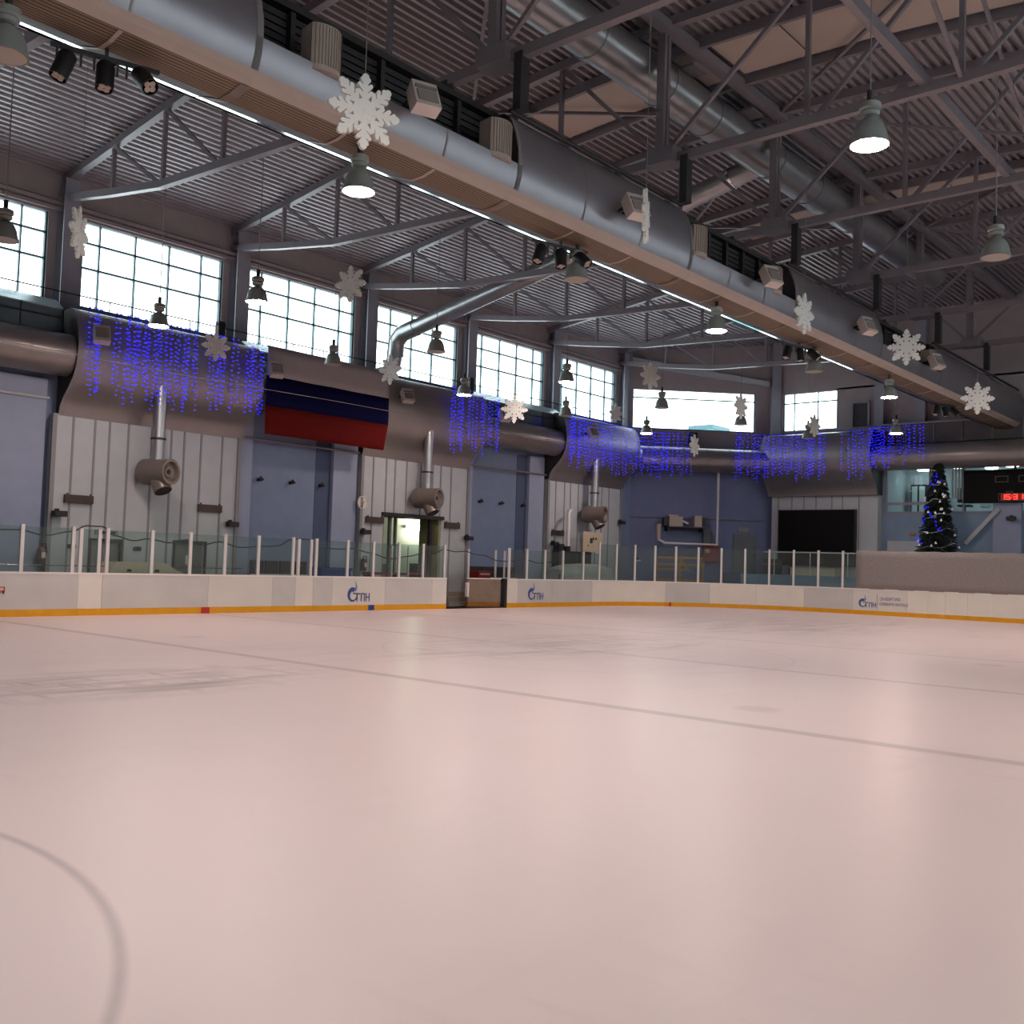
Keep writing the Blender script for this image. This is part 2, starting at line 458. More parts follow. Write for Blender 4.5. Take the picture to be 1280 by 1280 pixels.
TX = [-16.0, -9.65, -3.3, 3.1, 9.4, 15.8, 22.1, 28.5]
BP = [(0,12.2),(7,12.25),(13.2,12.5),(16.2,12.9),(19.1,13.35)]
def botz(y):
    y = abs(y)
    for (a,za),(b,zb) in zip(BP, BP[1:]):
        if y <= b: return za+(zb-za)*(y-a)/(b-a)
    return BP[-1][1]
PY = [0.3, 3.6, 7.0, 10.1, 13.1, 16.0]
tn = ['nearest roof truss, cut by the top left corner','roof truss whose left foot stands on the leftmost full column',
      'roof truss landing between the first and second full windows','roof truss landing beside the galvanised elbow pipe',
      'roof truss landing between the third and fourth full windows','roof truss landing just before the corner window',
      'farthest roof truss, at the rink corner']
for k, x in enumerate(TX[1:]):
    lab = 'grey steel ' + tn[k]
    t = thing('roof_truss', lab, 'truss', (x, 0, 12), 0, 'steel roof trusses')
    a = MB()
    ys = [-19.1,-16,-13,-10,-7,-3.5,0,3.5,7,10,13,16,19.1]
    for p, q in zip(ys, ys[1:]): a.bar((x,p,roofz(p)),(x,q,roofz(q)), .22, .24)
    a.build('top_chord', m_steel, t)
    a = MB(); yb = [-19.1,-16.2,-13.2,-7,0,7,13.2,16.2,19.1]
    for p, q in zip(yb, yb[1:]): a.bar((x,p,botz(p)),(x,q,botz(q)), .2, .22)
    a.build('bottom_chord', m_steel, t)
    for i, yy in enumerate(PY):
        for sg in ((1,-1) if yy > 1 else (1,)):
            a = MB(); Y = yy*sg
            if yy < 1:
                a.bar((x-.09,Y,botz(Y)),(x-.09,Y,roofz(Y)), .12, .22); a.bar((x+.09,Y,botz(Y)),(x+.09,Y,roofz(Y)), .12, .22)
                a.box((x-.3,Y-.5,botz(Y)-.12),(x+.3,Y+.3,botz(Y)+.25))
            else: a.bar((x,Y,botz(Y)),(x,Y,roofz(Y)), .11, .11)
            a.build('post', m_steel, t)
            if i < 5:
                Y2 = PY[i+1]*sg; Y1 = Y
                a = MB(); a.bar((x,Y1+(.25*sg if i else .0),botz(Y1)+.1),(x,Y2-.1*sg,roofz(Y2)-.1), .10, .10)
                a.build('diagonal', m_steel, t)
                if i == 0:
                    a = MB(); a.bar((x,Y1,botz(Y1)+.1),(x,-3.5,roofz(3.5)-.1), .10, .10); a.build('diagonal', m_steel, t)
    for yh in (-.42, 1.7):
        a = MB(); a.bar((x,yh,12.2),(x,yh,11.0), .26, .2); a.build('duct_hanger', m_dark, t)

# roof plane bracing and longitudinal members
bl = ['near','second','third','fourth','fifth','far']
for k in range(1, 7):
    x0, x1 = TX[k], TX[k+1]
    for sg, (ya, yb2) in (('far side of the ridge',(7.0,.3)),('near side of the ridge',(.3,-7.0))):
        a = MB()
        if k % 2 == (1 if 'far' in sg else 0): a.bar((x0,ya,roofz(ya)-.1),(x1,yb2,roofz(yb2)-.1), .09, .09)
        else: a.bar((x0,yb2,roofz(yb2)-.1),(x1,ya,roofz(ya)-.1), .09, .09)
        o = a.build('roof_brace', m_steel)
        tag(o, f'thin diagonal roof brace in the {bl[k-1]} bay, {sg}', 'brace', 'roof plane braces')
        a = MB(); ym = ya if 'far' in sg else yb2
        if k in (2, 3, 4, 5) :
            a.bar((x0,ym,botz(ym)),(x1,ym,roofz(ym)-.15), .08, .08)
            a.bar((x1,ym,botz(ym)),(x0,ym,roofz(ym)-.15), .08, .08)
            o = a.build('cross_brace', m_steel)
            tag(o, f'steel cross brace between trusses in the {bl[k-1]} bay, {sg}', 'brace', 'cross braces between trusses')
for yy, z, wd, lab in ((.15,15.62,.3,'long ridge beam under the roof deck, passing between the skylight panels'),
                   (-6.25,12.42,.16,'long thin steel beam crossing above the truss lower chords at upper right'),
                   (6.9,15.3,.16,'long roof purlin on the far side of the ridge'),):
    a = MB(); a.bar((-33,yy,z),(35.2,yy,z), wd, .25)
    tag(a.build('roof_beam', m_steel), lab, 'beam', 'lengthwise roof beams')

# skylights
def skylight(x0, x1, lab, ys):
    t = thing('skylight', lab, 'skylight', ((x0+x1)/2, 0, 15.3), 0, 'beige skylights')
    for (y0, y1) in ys:
        a = MB(); n = 6
        a.sheet([[(x, y0+(y1-y0)*i/n, roofz(y0+(y1-y0)*i/n)+.05) for i in range(n+1)] for x in (x0, x1)])
        a.sheet([[(x, y0+(y1-y0)*i/n, roofz(y0+(y1-y0)*i/n)+.09) for i in range(n+1)] for x in (x0, x1)])
        a.build('panel', m_sky, t)
    for xx in (x0-.12, x1+.22):
        a = MB(); yy = [-7.6,-3.5,.1,3.5,7]
        for p, q in zip(yy, yy[1:]): a.bar((xx,p,roofz(p)-.02),(xx,q,roofz(q)-.02), .12, .3)
        a.build('side_beam', m_steel, t)
    for i in range(3):
        a = MB(); xx = x0+(x1-x0)*(i+1)/4
        a.bar((x0+.1,-5.5+i*3.4,roofz(3)-.02),(x1-.1,-5.5+i*3.4,roofz(3)-.02), .02, .02); a.build('opening_rod', m_dark, t)
skylight(4.5, 6.7, 'large beige skylight panel above the near lamp, upper right', [(-7.6,-.05),(.35,1.1),(1.25,6.1)])
skylight(17.3, 19.2, 'farther beige skylight strip behind the trusses, right of the round roof pipe', [(-7.6,-.05),(.35,6.1)])
skylight(-8.3, -6.1, 'beige skylight panel over the nearest roof bay', [(-7.6,-.05),(.35,6.1)])

# round air pipe along the ridge, its branch
t = thing('air_pipe', 'long round galvanised air pipe running through the roof trusses', 'pipe', (0,1.1,14.9))
a = MB(); a.tube([(-34,1.1,14.9),(26,1.1,14.9)], .58, 24); a.build('pipe', m_galv, t, smooth=True)
for i, x in enumerate((-6,-2.5,1.0,4.2,6.6,10.6,13.4,17,20,23)):
    a = MB(); a.tube([(x-.05,1.1,14.9),(x+.05,1.1,14.9)], .61, 24); a.build('joint_band', m_galv, t, smooth=True)
for x in (-1.2, 4.9, 8.2):
    a = MB(); a.box((x-.35,.3,15.35),(x+.35,1.0,15.42)); a.build('bracket', m_steel, t)
t = thing('branch_pipe', 'galvanised branch pipe sloping from the roof pipe down to the left wall', 'pipe', (10.3,17.8,10))
a = MB(); a.tube([(10.3,1.3,14.7),(10.3,3.9,14.1),(10.35,10,12.8),(10.35,17.0,11.4)], .34, 20); a.build('sloping_pipe', m_galv, t, smooth=True)
a = MB(); a.tube([(10.35,16.6,11.48),(10.35,17.45,11.32),(10.35,17.8,11.0),(10.35,17.85,10.4)], .36, 20); a.build('elbow', m_galv, t, smooth=True)
a = MB(); a.tube([(10.35,17.85,10.5),(10.3,17.9,10.05),(10.2,18.1,9.7),(9.9,18.5,9.55)], .33, 20); a.build('lower_elbow', m_galv, t, smooth=True)
a = MB(); a.tube([(10.3,2.2,14.5),(10.3,2.32,14.47)], .37, 20); a.build('joint_band', m_chrome, t, smooth=True)

# ------------------------------------------------------------------ central decorative duct along Y = 0.75
low = [(-.38,9.95),(-.36,9.7),(-.28,9.45)]
tall = [(.12,11.12),(-.12,10.98),(-.28,10.6),(-.37,10.25)]
def shell(x0, x1, prof, mirror=True, th=.03):
    a = MB()
    for sgn in ((0,1) if mirror else (0,)):
        rows = []
        for x in (x0, x1):
            pf = [p for p in prof if p[1] > 9.8]+[(-.20,9.62),(-.13,9.56)] if sgn else prof
            rows.append([(x, (p[0] if not sgn else 1.5-p[0]), p[1]) for p in pf])
        a.sheet(rows)
        rows = [[(x, (p[0]+th if not sgn else 1.5-p[0]-th), p[1]+.005) for p in pf] for x in (x0, x1)]
        a.sheet(rows)
    return a
secs = [(-22,-9.5,True),(-9.5,-3.2,False),(-3.2,3.55,True),(3.55,9.6,False),(9.6,16.4,True),(16.4,22.6,False),(22.6,35.1,True)]
names = ['tall section of the grey central duct at the top left corner','cut-down section of the central duct behind the biggest snowflake',
         'tall section of the central duct behind the edge-on snowflake','cut-down section of the central duct with two speakers, mid picture',
         'tall section of the central duct above the far lamp row','far cut-down section of the central duct behind a round snowflake',
         'last tall section of the central duct, meeting the far wall']
for (x0,x1,tl), nm in zip(secs, names):
    t = thing('central_duct', nm, 'duct', ((x0+x1)/2,.75,9.1), 0, 'central ceiling duct sections')
    pr = (tall if tl else []) + low
    shell(x0, x1, pr).build('shell', m_duct, t, smooth=True)
    a = MB()
    n = max(2, round((x1-x0)/2.1))
    for i in range(n+1):
        x = x0+(x1-x0)*i/n
        wdt = .06 if i in (0, n) else .02
        s_ = shell(x-wdt, x+wdt, [(p[0]-.012, p[1]) for p in pr], True); a.add(s_.v, s_.f)
    a.build('seam', m_ductseam, t, smooth=True)
    shell(x0, x1, [(-.28,9.45),(-.2,9.36),(-.06,9.27)], False).build('bottom_strip', m_trim, t)
    a = MB(); a.sheet([[(x,yy,zz) for yy,zz in ((-.06,9.27),(.25,9.2),(.55,9.19))] for x in (x0,x1)]); a.build('perforated_grille', m_brown, t)
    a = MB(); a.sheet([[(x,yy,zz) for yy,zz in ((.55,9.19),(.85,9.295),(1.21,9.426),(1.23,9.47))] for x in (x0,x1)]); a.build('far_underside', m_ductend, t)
    for i in range(n+1):
        a = MB(); x = x0+(x1-x0)*i/n; wdt = .09 if i in (0, n) else .035
        a.sheet([[(xx,yy,zz-.015) for yy,zz in ((-.06,9.27),(.25,9.2),(.55,9.19),(.85,9.295),(1.12,9.40))] for xx in (x-wdt,x+wdt)])
        a.build('cross_rib', m_trim, t)
    a = MB(); a.add([(x0+.02,1.22,9.433),(x1-.02,1.22,9.433),(x1-.02,1.42,9.492),(x0+.02,1.42,9.492),(x0+.02,1.22,9.45),(x1-.02,1.22,9.45),(x1-.02,1.42,9.51),(x0+.02,1.42,9.51)],[(0,1,2,3),(4,7,6,5),(0,4,5,1),(1,5,6,2),(2,6,7,3),(3,7,4,0)]); a.build('polished_edge', m_chrome, t)
    if tl:
        for xe in (x0, x1):
            a = MB(); a.prism([(p[0],p[1]) for p in pr]+[(1.44,9.52),(1.2,9.44),(.55,9.2)]+[(1.5-p[0],p[1]) for p in pr[::-1] if p[1] > 9.6], 0, xe-.02, xe+.02); a.build('end_plate', m_ductend, t)
        a = MB(); a.box((x0,.1,11.08),(x1,1.4,11.14)); a.build('top_plate', m_ductend, t)
        a = MB(); a.tube([(x0,-.05,11.16),(x1,-.05,11.16)], .05, 8); a.build('top_rail', m_dark, t)
    else:
        a = MB()
        for i in range(8): a.box((x0,.42,9.98+.135*i),(x1,.46,10.08+.135*i))
        a.build('louvre_screen', m_dark, t)
        a = MB(); a.box((x0,.6,9.9),(x1,.63,11.05)); a.build('back_plate', m_ductend, t)
        k = 6
        for i in range(k+1):
            x = x0+.1+(x1-x0-.2)*i/k
            a = MB(); a.box((x-.05,.3,9.8),(x+.05,.42,11.1)); a.build('upright', m_dark, t)
        a = MB(); a.box((x0,.25,11.05),(x1,.45,11.17)); a.build('top_rail', m_dark, t)
        a = MB(); a.box((x0,-.36,9.94),(x1,-.30,9.97)); a.build('lip', m_black, t)

# ribbed loudspeakers standing in the cut-down sections
sp = thing('loudspeaker', 'beige ribbed loudspeaker left of the biggest snowflake', 'loudspeaker', (0,0,0), 0, 'beige loudspeakers on the central duct')
a = MB(); n = 10
pl = [(-.27+.54*i/n, -.20*math.sqrt(max(0,1-((i-n/2)/(n/2+.8))**2))) for i in range(n+1)]
a.prism(pl+[(.27,.25),(-.27,.25)], 2, 0.08, .78); a.build('cabinet', m_speaker, sp, W=False)
a = MB()
for i in range(n+1): a.box((pl[i][0]-.008,pl[i][1]-.015,.1),(pl[i][0]+.008,pl[i][1]+.02,.76))
a.build('ribs', mat('speaker_rib','#8a7d74',.6), sp, W=False)
a = MB(); a.prism([(p[0]*1.03,p[1]*1.08) for p in pl]+[(.28,.25),(-.28,.25)], 2, 0.0, .09); a.build('base_tray', m_trim, sp, W=False)
spk = [(-8.2,'beige ribbed loudspeaker at upper left, above the biggest snowflake'),(-3.8,'beige ribbed loudspeaker next to the first tall duct section'),
       (3.95,'beige ribbed loudspeaker right of the edge-on snowflake'),(8.25,'beige ribbed loudspeaker beside a tilted floodlight, above the narrow snowflake'),
       (21.6,'small far beige loudspeaker at the right end of the duct')]
for i, (x, lb) in enumerate(spk):
    if i == 0: sp.location = (x,-.28,9.86); sp['label'] = lb; sp.rotation_euler = (0,0,-.15)
    else: dup(sp, (x,-.28,9.86), -.15, lb)

# tilted floodlights on brackets
def make_flood(lb, grp):
    t = thing('floodlight', lb, 'floodlight', (0,0,0), 0, grp)
    a = MB(); a.prism([(-.14,-.30),(.14,-.26),(.14,.26),(-.14,.30)], 0, -.24, .24)
    M_ = Matrix.Translation((0,-.45,0)) @ Matrix.Rotation(math.radians(-28),4,'X'); a.xf(M_)
    a.build('housing', m_flood, t, W=False)
    a = MB(); a.box((-.19,-.17,-.21),(.19,-.145,.05)); a.xf(M_); a.build('lens', m_floodl, t, W=False)
    a = MB(); a.box((-.2,-.18,.1),(.2,-.14,.16)); a.xf(M_); a.build('visor', m_floodl, t, W=False)
    a = MB(); a.bar((-.2,0,0),(-.2,-.45,.02),.03,.08); a.bar((.2,0,0),(.2,-.45,.02),.03,.08); a.bar((-.22,0,0),(.22,0,0),.05,.05)
    a.build('bracket', m_black, t, W=False)
    return t
fd = None
fl_ = [(-6.2,'pale tilted floodlight just right of the biggest snowflake'),(.5,'pale tilted floodlight just left of the edge-on snowflake'),
       (7.2,'pale tilted floodlight next to the loudspeaker above the narrow snowflake'),(14.1,'pale tilted floodlight between the narrow and the round far snowflakes'),
       (20.9,'pale tilted floodlight at lower right of the round far snowflake')]
for x, lb in fl_:
    if fd is None: fd = make_flood(lb, 'floodlights on the central duct'); fd.location = (x,-.38,10.0); fd.rotation_euler = (0,0,-.35)
    else: dup(fd, (x,-.38,10.0), -.35, lb)
for x, lb in ((-2.95,'pale floodlight on the wall duct at the top left of the blue lights'),(3.62,'pale floodlight on the wall duct at the flag\'s upper left corner'),
              (10.1,'pale floodlight on the wall duct right of the flag'),(16.15,'pale floodlight half hidden behind the starry snowflake'),
              (22.9,'dim floodlight inside the dense blue light curtain')):
    dup(fd, (x,17.0,8.55), -.35, lb, 'floodlights on the wall duct')

# disco spotlight clusters hung under the duct
def can(a, c, d, r=.13, l=.42):
    a.lathe([(0,0),(r*.8,0),(r,.05),(r,l),(r*.9,l)], c, d, 14)
sl = None
for (x, z, lb) in ((-11.5,8.95,'cluster of three black spotlights at upper left'),(-.7,8.98,'cluster of three black spotlights beside an unlit lamp, mid picture'),
                (11.7,8.98,'cluster of black spotlights below the narrow snowflake'),(25.8,9.05,'cluster of black spotlights at far right under the duct')):
    if sl is None:
        sl = thing('spotlight_cluster', lb, 'spotlight', (0,0,0), 0, 'black spotlight clusters')
        a = MB(); a.bar((-.75,0,.1),(.75,0,.1),.06,.06); a.bar((0,0,.1),(0,0,.35),.05,.05); a.build('mounting_bar', m_black, sl, W=False)
        for j, (dx, d) in enumerate(((-.5,(-.35,-.1,-1)),(0,(-.05,-.2,-1)),(.45,(.35,-.75,-.8)))):
            c = (dx,0,.02); dd = Vector(d).normalized()
            a = MB(); can(a, c, dd); h = a.build('spot_can', m_black, sl, W=False, smooth=True)
            a = MB()
            e = Vector(c)+dd*.40
            ax_ = dd.cross(Vector((0,1,0))).normalized(); ay = dd.cross(ax_)
            for q in range(4):
                pos = e+ax_*(.055*math.cos(q*PI/2+.7))+ay*(.055*math.sin(q*PI/2+.7)); a.lathe([(0,.012),(.045,.01),(.045,0)], pos, dd, 10)
            a.build('lens', m_speaker, h, W=False)
            a = MB(); a.bar((dx-.16,0,.1),(dx-.16,0,-.12),.03,.05); a.bar((dx+.16,0,.1),(dx+.16,0,-.12),.03,.05); a.bar((dx-.18,0,.1),(dx+.18,0,.1),.04,.06); a.build('yoke', m_black, sl, W=False)
        sl.location = (x,.5,z); sl.rotation_euler = (0,0,-.3)
    else: dup(sl, (x,.5,z), -.3, lb)

# ------------------------------------------------------------------ high-bay lamps
def make_lamp(on):
    t = thing('high_bay_lamp', '', 'lamp', (0,0,0), 0, 'bell shaped high bay lamps')
    a = MB(); a.tube([(0,0,.62),(0,0,.85)], .05, 8); a.build('hook', m_dark, t, W=False)
    a = MB(); a.lathe([(0,.66),(.12,.66),(.16,.64),(.165,.56),(.13,.53),(.15,.50),(.13,.45),(.07,.42),(.07,.40)], n=18); a.build('ballast_housing', m_lampbody, t, W=False, smooth=True)
    a = MB(); a.lathe([(.07,.41),(.13,.385),(.195,.32),(.24,.22),(.262,.1),(.295,.0),(.28,.0),(.25,.09),(.22,.2),(.08,.37)], n=24); a.build('bell_shade', m_lampbody, t, W=False, smooth=True)
    a = MB(); a.lathe([(0,.0),(.265,.0),(.27,.02),(0,.03)], n=24); a.build('lens', m_lampon if on else m_lampoff, t, W=False)
    return t
lon, loff = None, None
lamps = [(-13.0,.25,0,'unlit lamp cut by the left edge at the very top','u'),(-6.9,.21,1,'big lit lamp below the biggest snowflake',0),
 (-.24,.36,0,'unlit lamp beside the black spotlights in the middle',0),(5.9,.21,1,'lit lamp under the central duct, left of the narrow snowflake',0),
 (12.6,.39,0,'unlit lamp below the narrow snowflake, beside black spotlights',0),(18.5,.13,1,'small lit lamp below the round far snowflake',0),
 (-3.62,-7.71,1,'biggest brightest lit lamp, hanging at upper right',0),(3.2,-7.66,0,'unlit lamp near the right edge, above mid height',0),
 (-9.46,8.6,0,'unlit lamp cut by the left edge in front of the window',0),(-3.18,8.43,1,'lit lamp in front of the second full window',0),
 (3.76,8.82,0,'unlit lamp in front of the third full window',0),(10.04,8.51,1,'lit lamp in front of the fifth window',0),
 (16.64,8.69,0,'unlit lamp hanging before the left part of the corner window',0),(22.41,8.19,0,'unlit lamp below the shredded snowflake in the corner window',0),
 (28.05,7.58,0,'far unlit lamp in front of the end wall lights',0),(-3.13,13.24,1,'lit lamp over the leftmost blue light curtain',0),
 (3.39,13.34,0,'unlit lamp above the flag',0),(10.23,13.69,1,'lit lamp over the narrow second blue light curtain',0),
 (16.5,13.5,0,'unlit lamp at the top left corner of the dense blue curtain',0),(23.08,13.6,1,'lit lamp at the right end of the dense blue curtain',0),
 (28.16,3.37,1,'lit lamp in front of the rightmost blue lights',0),
 (-10,-7.7,1,'added lit lamp outside the picture, over the near ice',0),(-16.2,-7.7,1,'added lit lamp outside the picture, above the photographer',0),  # from here on, unseen lamps added along the rows for lighting
 (9.6,-7.7,1,'added lit lamp outside the picture on the right, first',0),(16,-7.7,1,'added lit lamp outside the picture on the right, second',0),
 (22.4,-7.7,1,'added lit lamp outside the picture on the right, third',0),(-16,8.5,1,'added lit lamp outside the picture on the left',0)]
for x, y, on, lb, _ in lamps:
    src = lon if on else loff
    if src is None:
        src = make_lamp(on)
        if on: lon = src
        else: loff = src
        src.location = (x,y,8.4); src['label'] = lb; r = src
    else: r = dup(src, (x,y,8.4), None, lb)
    top = 9.1 if -.3 < y < 1.5 else botz(y)
    a = MB(); a.tube([(0,0,.8),(0,0,top-8.4)], .013, 6); a.build('hanging_rod', m_steel, r, W=False)

# ------------------------------------------------------------------ snowflakes
def flake_mesh():
    a = MB(); cnt = [0]
    def T():
        cnt[0] += 1; return .022+.0001*(cnt[0] % 67)
    def bar2(p, q, w):
        p = Vector(p); q = Vector(q); t = (q-p).normalized(); n = Vector((-t[1], t[0]))*w/2; e = t*(w*.45)
        pl = [p-n, q-n, q-n*.5+e, q+n*.5+e, q+n, p+n]; h = T()
        a.prism([(v[0],v[1]) for v in pl], 1, -h, h)
    def disc(c, r):
        h = T(); a.prism([(c[0]+r*math.cos(2*PI*k/14), c[1]+r*math.sin(2*PI*k/14)) for k in range(14)], 1, -h, h)
    disc((0,0), .17)
    for k in range(8):
        th = PI/2+k*PI/4; d = Vector((math.cos(th), math.sin(th)))
        L_ = .45
        bar2((0,0), d*L_, .075); disc(d*(L_+.005), .048)
        for s_, l in ((.16,.13),(.26,.12),(.37,.07)):
            for sg in (1,-1):
                an = th+sg*math.radians(42); e = Vector((math.cos(an), math.sin(an)))
                bar2(d*s_, d*s_+e*l, .056)
    return a
fl0 = None
flakes = [(-10.03,-3.54,7.71,-106.3,'biggest white snowflake, hanging at the top in front of the duct'),(-3.49,-3.62,8.17,-62.5,'white snowflake seen edge-on as a thin vertical strip'),
 (4.34,-3.04,8.12,-90.3,'narrow white snowflake turned sideways in front of the duct, right of centre'),(9.8,-3.55,8.24,-150.5,'round white snowflake facing us over the far duct, upper of two at right'),
 (14.88,-3.97,7.51,-148.9,'white snowflake farthest right, facing us'),(-.71,7.71,9.34,-165,'white snowflake over the second full window\'s right end'),
 (-9.52,5.16,7.9,-43.8,'narrow white snowflake on the left between two windows'),(.81,16.36,8.9,-102.9,'white snowflake among the leftmost blue lights'),
 (4.07,11.22,8.14,-177.4,'white snowflake below the galvanised elbow, above the flag\'s right corner'),(9.77,10.68,7.55,-134.4,'starry white snowflake right of the second blue curtain'),
 (25.02,16.78,9.9,-100.1,'small white snowflake above the dense blue curtain, left of the corner window'),(12.94,6.87,8.94,-102,'white snowflake above the top left of the corner window'),
 (21.15,9.79,7.41,-84.5,'small narrow white snowflake below the corner window'),(17.27,5.47,8.31,-92,'shredded looking snowflake at the right of the corner window'),
 (24.57,5.7,8.47,-95.9,'shredded looking snowflake at the end wall window\'s lower edge')]
for x, y, z, yaw, lb in flakes:
    rz = math.radians(yaw)+PI/2
    if fl0 is None:
        fl0 = thing('snowflake', lb, 'snowflake', (x,y,z), rz, 'hanging white snowflakes')
        flake_mesh().build('flake', m_flake, fl0, W=False); r = fl0; proto_fl = bpy.data.objects.new('tmp', None)
    else: r = dup(fl0, (x,y,z), rz, lb)
    for c in list(r.children):
        if c.name.startswith('hanging_thread'): bpy.data.objects.remove(c)
    a = MB(); a.tube([(0,0,.47),(0,0,botz(y)-z)], .006, 5); a.build('hanging_thread', m_thread, r, W=False)

# ------------------------------------------------------------------ walls
WY = 19.0; BY = 18.4
colx = [-22.4,-16.0,-9.65,-3.22,3.33,9.75,15.98,22.38,28.75]
wins = [(-9.1,-3.8),(-2.64,2.74),(3.9,9.15),(10.35,15.4),(16.55,21.85),(22.92,28.25)]
# lower blue wall with door openings cut in (built of pieces)
a = MB()
doors = [(-2.35,-1.35,2.2),(.65,1.8,2.25),(10.2,13.65,3.72)]
xx = -36
for d0, d1, h in doors:
    a.box((xx,BY,-.03),(d0,WY+.3,9.3)); a.box((d0,BY,h),(d1,WY+.3,9.3)); xx = d1
a.box((xx,BY,-.03),(29.0,WY+.3,9.3)); a.box((-36,WY,9.3),(29.0,WY+.3,9.9))
struct('wall_left', a, m_blue, 'blue recessed lower wall along the left side')
a = MB()
xx = -36
for w0, w1 in [(-21.9,-16.6),(-15.5,-10.2)]+wins:
    a.box((xx,WY+.1,9.9),(w0,WY+.4,12.8)); xx = w1
a.box((xx,WY+.1,9.9),(29.2,WY+.4,12.8)); a.box((-36,WY+.1,12.78),(29.2,WY+.4,14.3))
struct('wall_left_upper', a, m_upper, 'dark upper wall around the left windows')
for i, (dz, dy) in enumerate(((12.86,.12),(13.02,.2),(13.2,.08))):
    a = MB(); a.box((-36,WY+.1-dy,dz),(29,WY+.12,dz+.12)); struct('trim_%d' % (i+1), a, m_upper, 'stepped ledge above the left windows')
for x in colx:
    a = MB(); a.box((x-.28,WY-.35,9.5),(x+.28,WY-.29,13.9)); a.box((x-.03,WY-.3,9.5),(x+.03,WY+.1,13.9)); a.box((x-.28,WY+.04,9.5),(x+.28,WY+.1,13.9))
    struct('column', a, m_col, 'steel column between the upper windows')

def window(n, x0, x1, z0, z1, xs, zs, flip=None, extra=None):
    """window in the local plane u (along), z; flip maps (u, depth, z) to world"""
    t = bpy.data.objects.new('window_%d' % n, None); COL.objects.link(t)
    f = flip or (lambda u, d, z: (u, WY+.22+d, z))
    t.location = f((x0+x1)/2, 0, z0); tag(t, extra, 'window', kind='structure')
    a = MB()
    def bx(u0, u1, za, zb, d0, d1):
        vs = [f(u, d, z) for z in (za, zb) for d in (d0, d1) for u in (u0, u1)]
        a.add(vs, [(0,1,3,2),(4,6,7,5),(0,4,5,1),(2,3,7,6),(0,2,6,4),(1,5,7,3)])
    for u in xs: bx(u-.022, u+.022, z0, z1, -.05, .05)
    for z in zs: bx(x0, x1, z-.03, z+.03, -.06, .06)
    bx(x0, x0+.06, z0, z1, -.06, .06); bx(x1-.06, x1, z0, z1, -.06, .06); bx(x0, x1, z0, z0+.06, -.06, .06); bx(x0, x1, z1-.04, z1, -.06, .06)
    a.build('window_frame', m_frame, t)
    a = MB(); a.add([f(x0,.0,z0), f(x1,.0,z0), f(x1,.0,z1), f(x0,.0,z1)], [(0,1,2,3)]); a.build('window_pane', m_wglass, t)
wl = ['window cut by the left edge','first full window, above the leftmost blue lights','second full window, above the flag','window beside the galvanised elbow pipe',
      'fourth full window, above the starry snowflake','last left wall window, above the dense blue curtain']
for i, (w0, w1) in enumerate(wins):
    n_ = 4 if i != 5 else 5
    st = 1.29
    f0 = [.62,.64,.62,.9,.62,.55][i]
    window(i+1, w0, w1, 9.9, 12.8, [w0+f0+st*k for k in range(5) if w0+f0+st*k < w1-.3], [11.25,12.1], None, 'daylit '+wl[i])
window(7, -15.5, -10.2, 9.9, 12.8, [], [11.25,12.1], None, 'daylit window outside the picture on the left')
window(8, -21.9, -16.6, 9.9, 12.8, [], [11.25,12.1], None, 'daylit window outside the picture farther left')

# corner (chamfer) wall: from (29,19) to (35.2,12.8)
s2 = math.sqrt(.5)
def ch(u, d, z): return (29.0+u*s2+d*s2, 19.0-u*s2+d*s2, z)     # u along, d outward
def chbox(a, u0, u1, d0, d1, z0, z1):
    vs = [ch(u, d, z) for z in (z0, z1) for d in (d0, d1) for u in (u0, u1)]
    return a.add(vs, [(0,1,3,2),(4,6,7,5),(0,4,5,1),(2,3,7,6),(0,2,6,4),(1,5,7,3)])
LCH = 6.2/s2
a = MB(); chbox(a, 0, LCH, 0, .3, -.03, 8.3); struct('wall_corner', a, m_blue3, 'blue angled wall across the far corner')
a = MB(); chbox(a, 0, .5, .1, .4, 8.3, 12.05); chbox(a, 7.62, LCH, .1, .4, 8.3, 12.05); chbox(a, .5, 7.62, .1, .4, 8.3, 9.78); chbox(a, 0, LCH, .0, .1, 8.3, 9.5); chbox(a, 0, LCH, .1, .4, 12.02, 15.2)
struct('wall_corner_upper', a, m_upper, 'dark upper wall around the corner window')
window(9, .5, 7.62, 9.78, 12.04, [], [11.55], lambda u, d, z: ch(u, .22+d, z), 'wide daylit window across the far corner')
for u in (.12, LCH-.05):
    a = MB(); chbox(a, u-.25, u+.25, -.3, .1, 9.2, 15.0); struct('column', a, m_col, 'steel column beside the corner window')
a = MB(); a.add([ch(.3,-.25,13.35),ch(8.3,-.25,12.45),ch(8.3,-.25,12.7),ch(.3,-.25,13.75),ch(.3,.1,13.35),ch(8.3,.1,12.45),ch(8.3,.1,12.7),ch(.3,.1,13.75)],
                [(0,1,2,3),(4,7,6,5),(0,4,5,1),(3,2,6,7),(1,5,6,2),(0,3,7,4)])
tag(a.build('fascia_beam', m_panel), 'pale sloping beam above the corner window', 'beam')
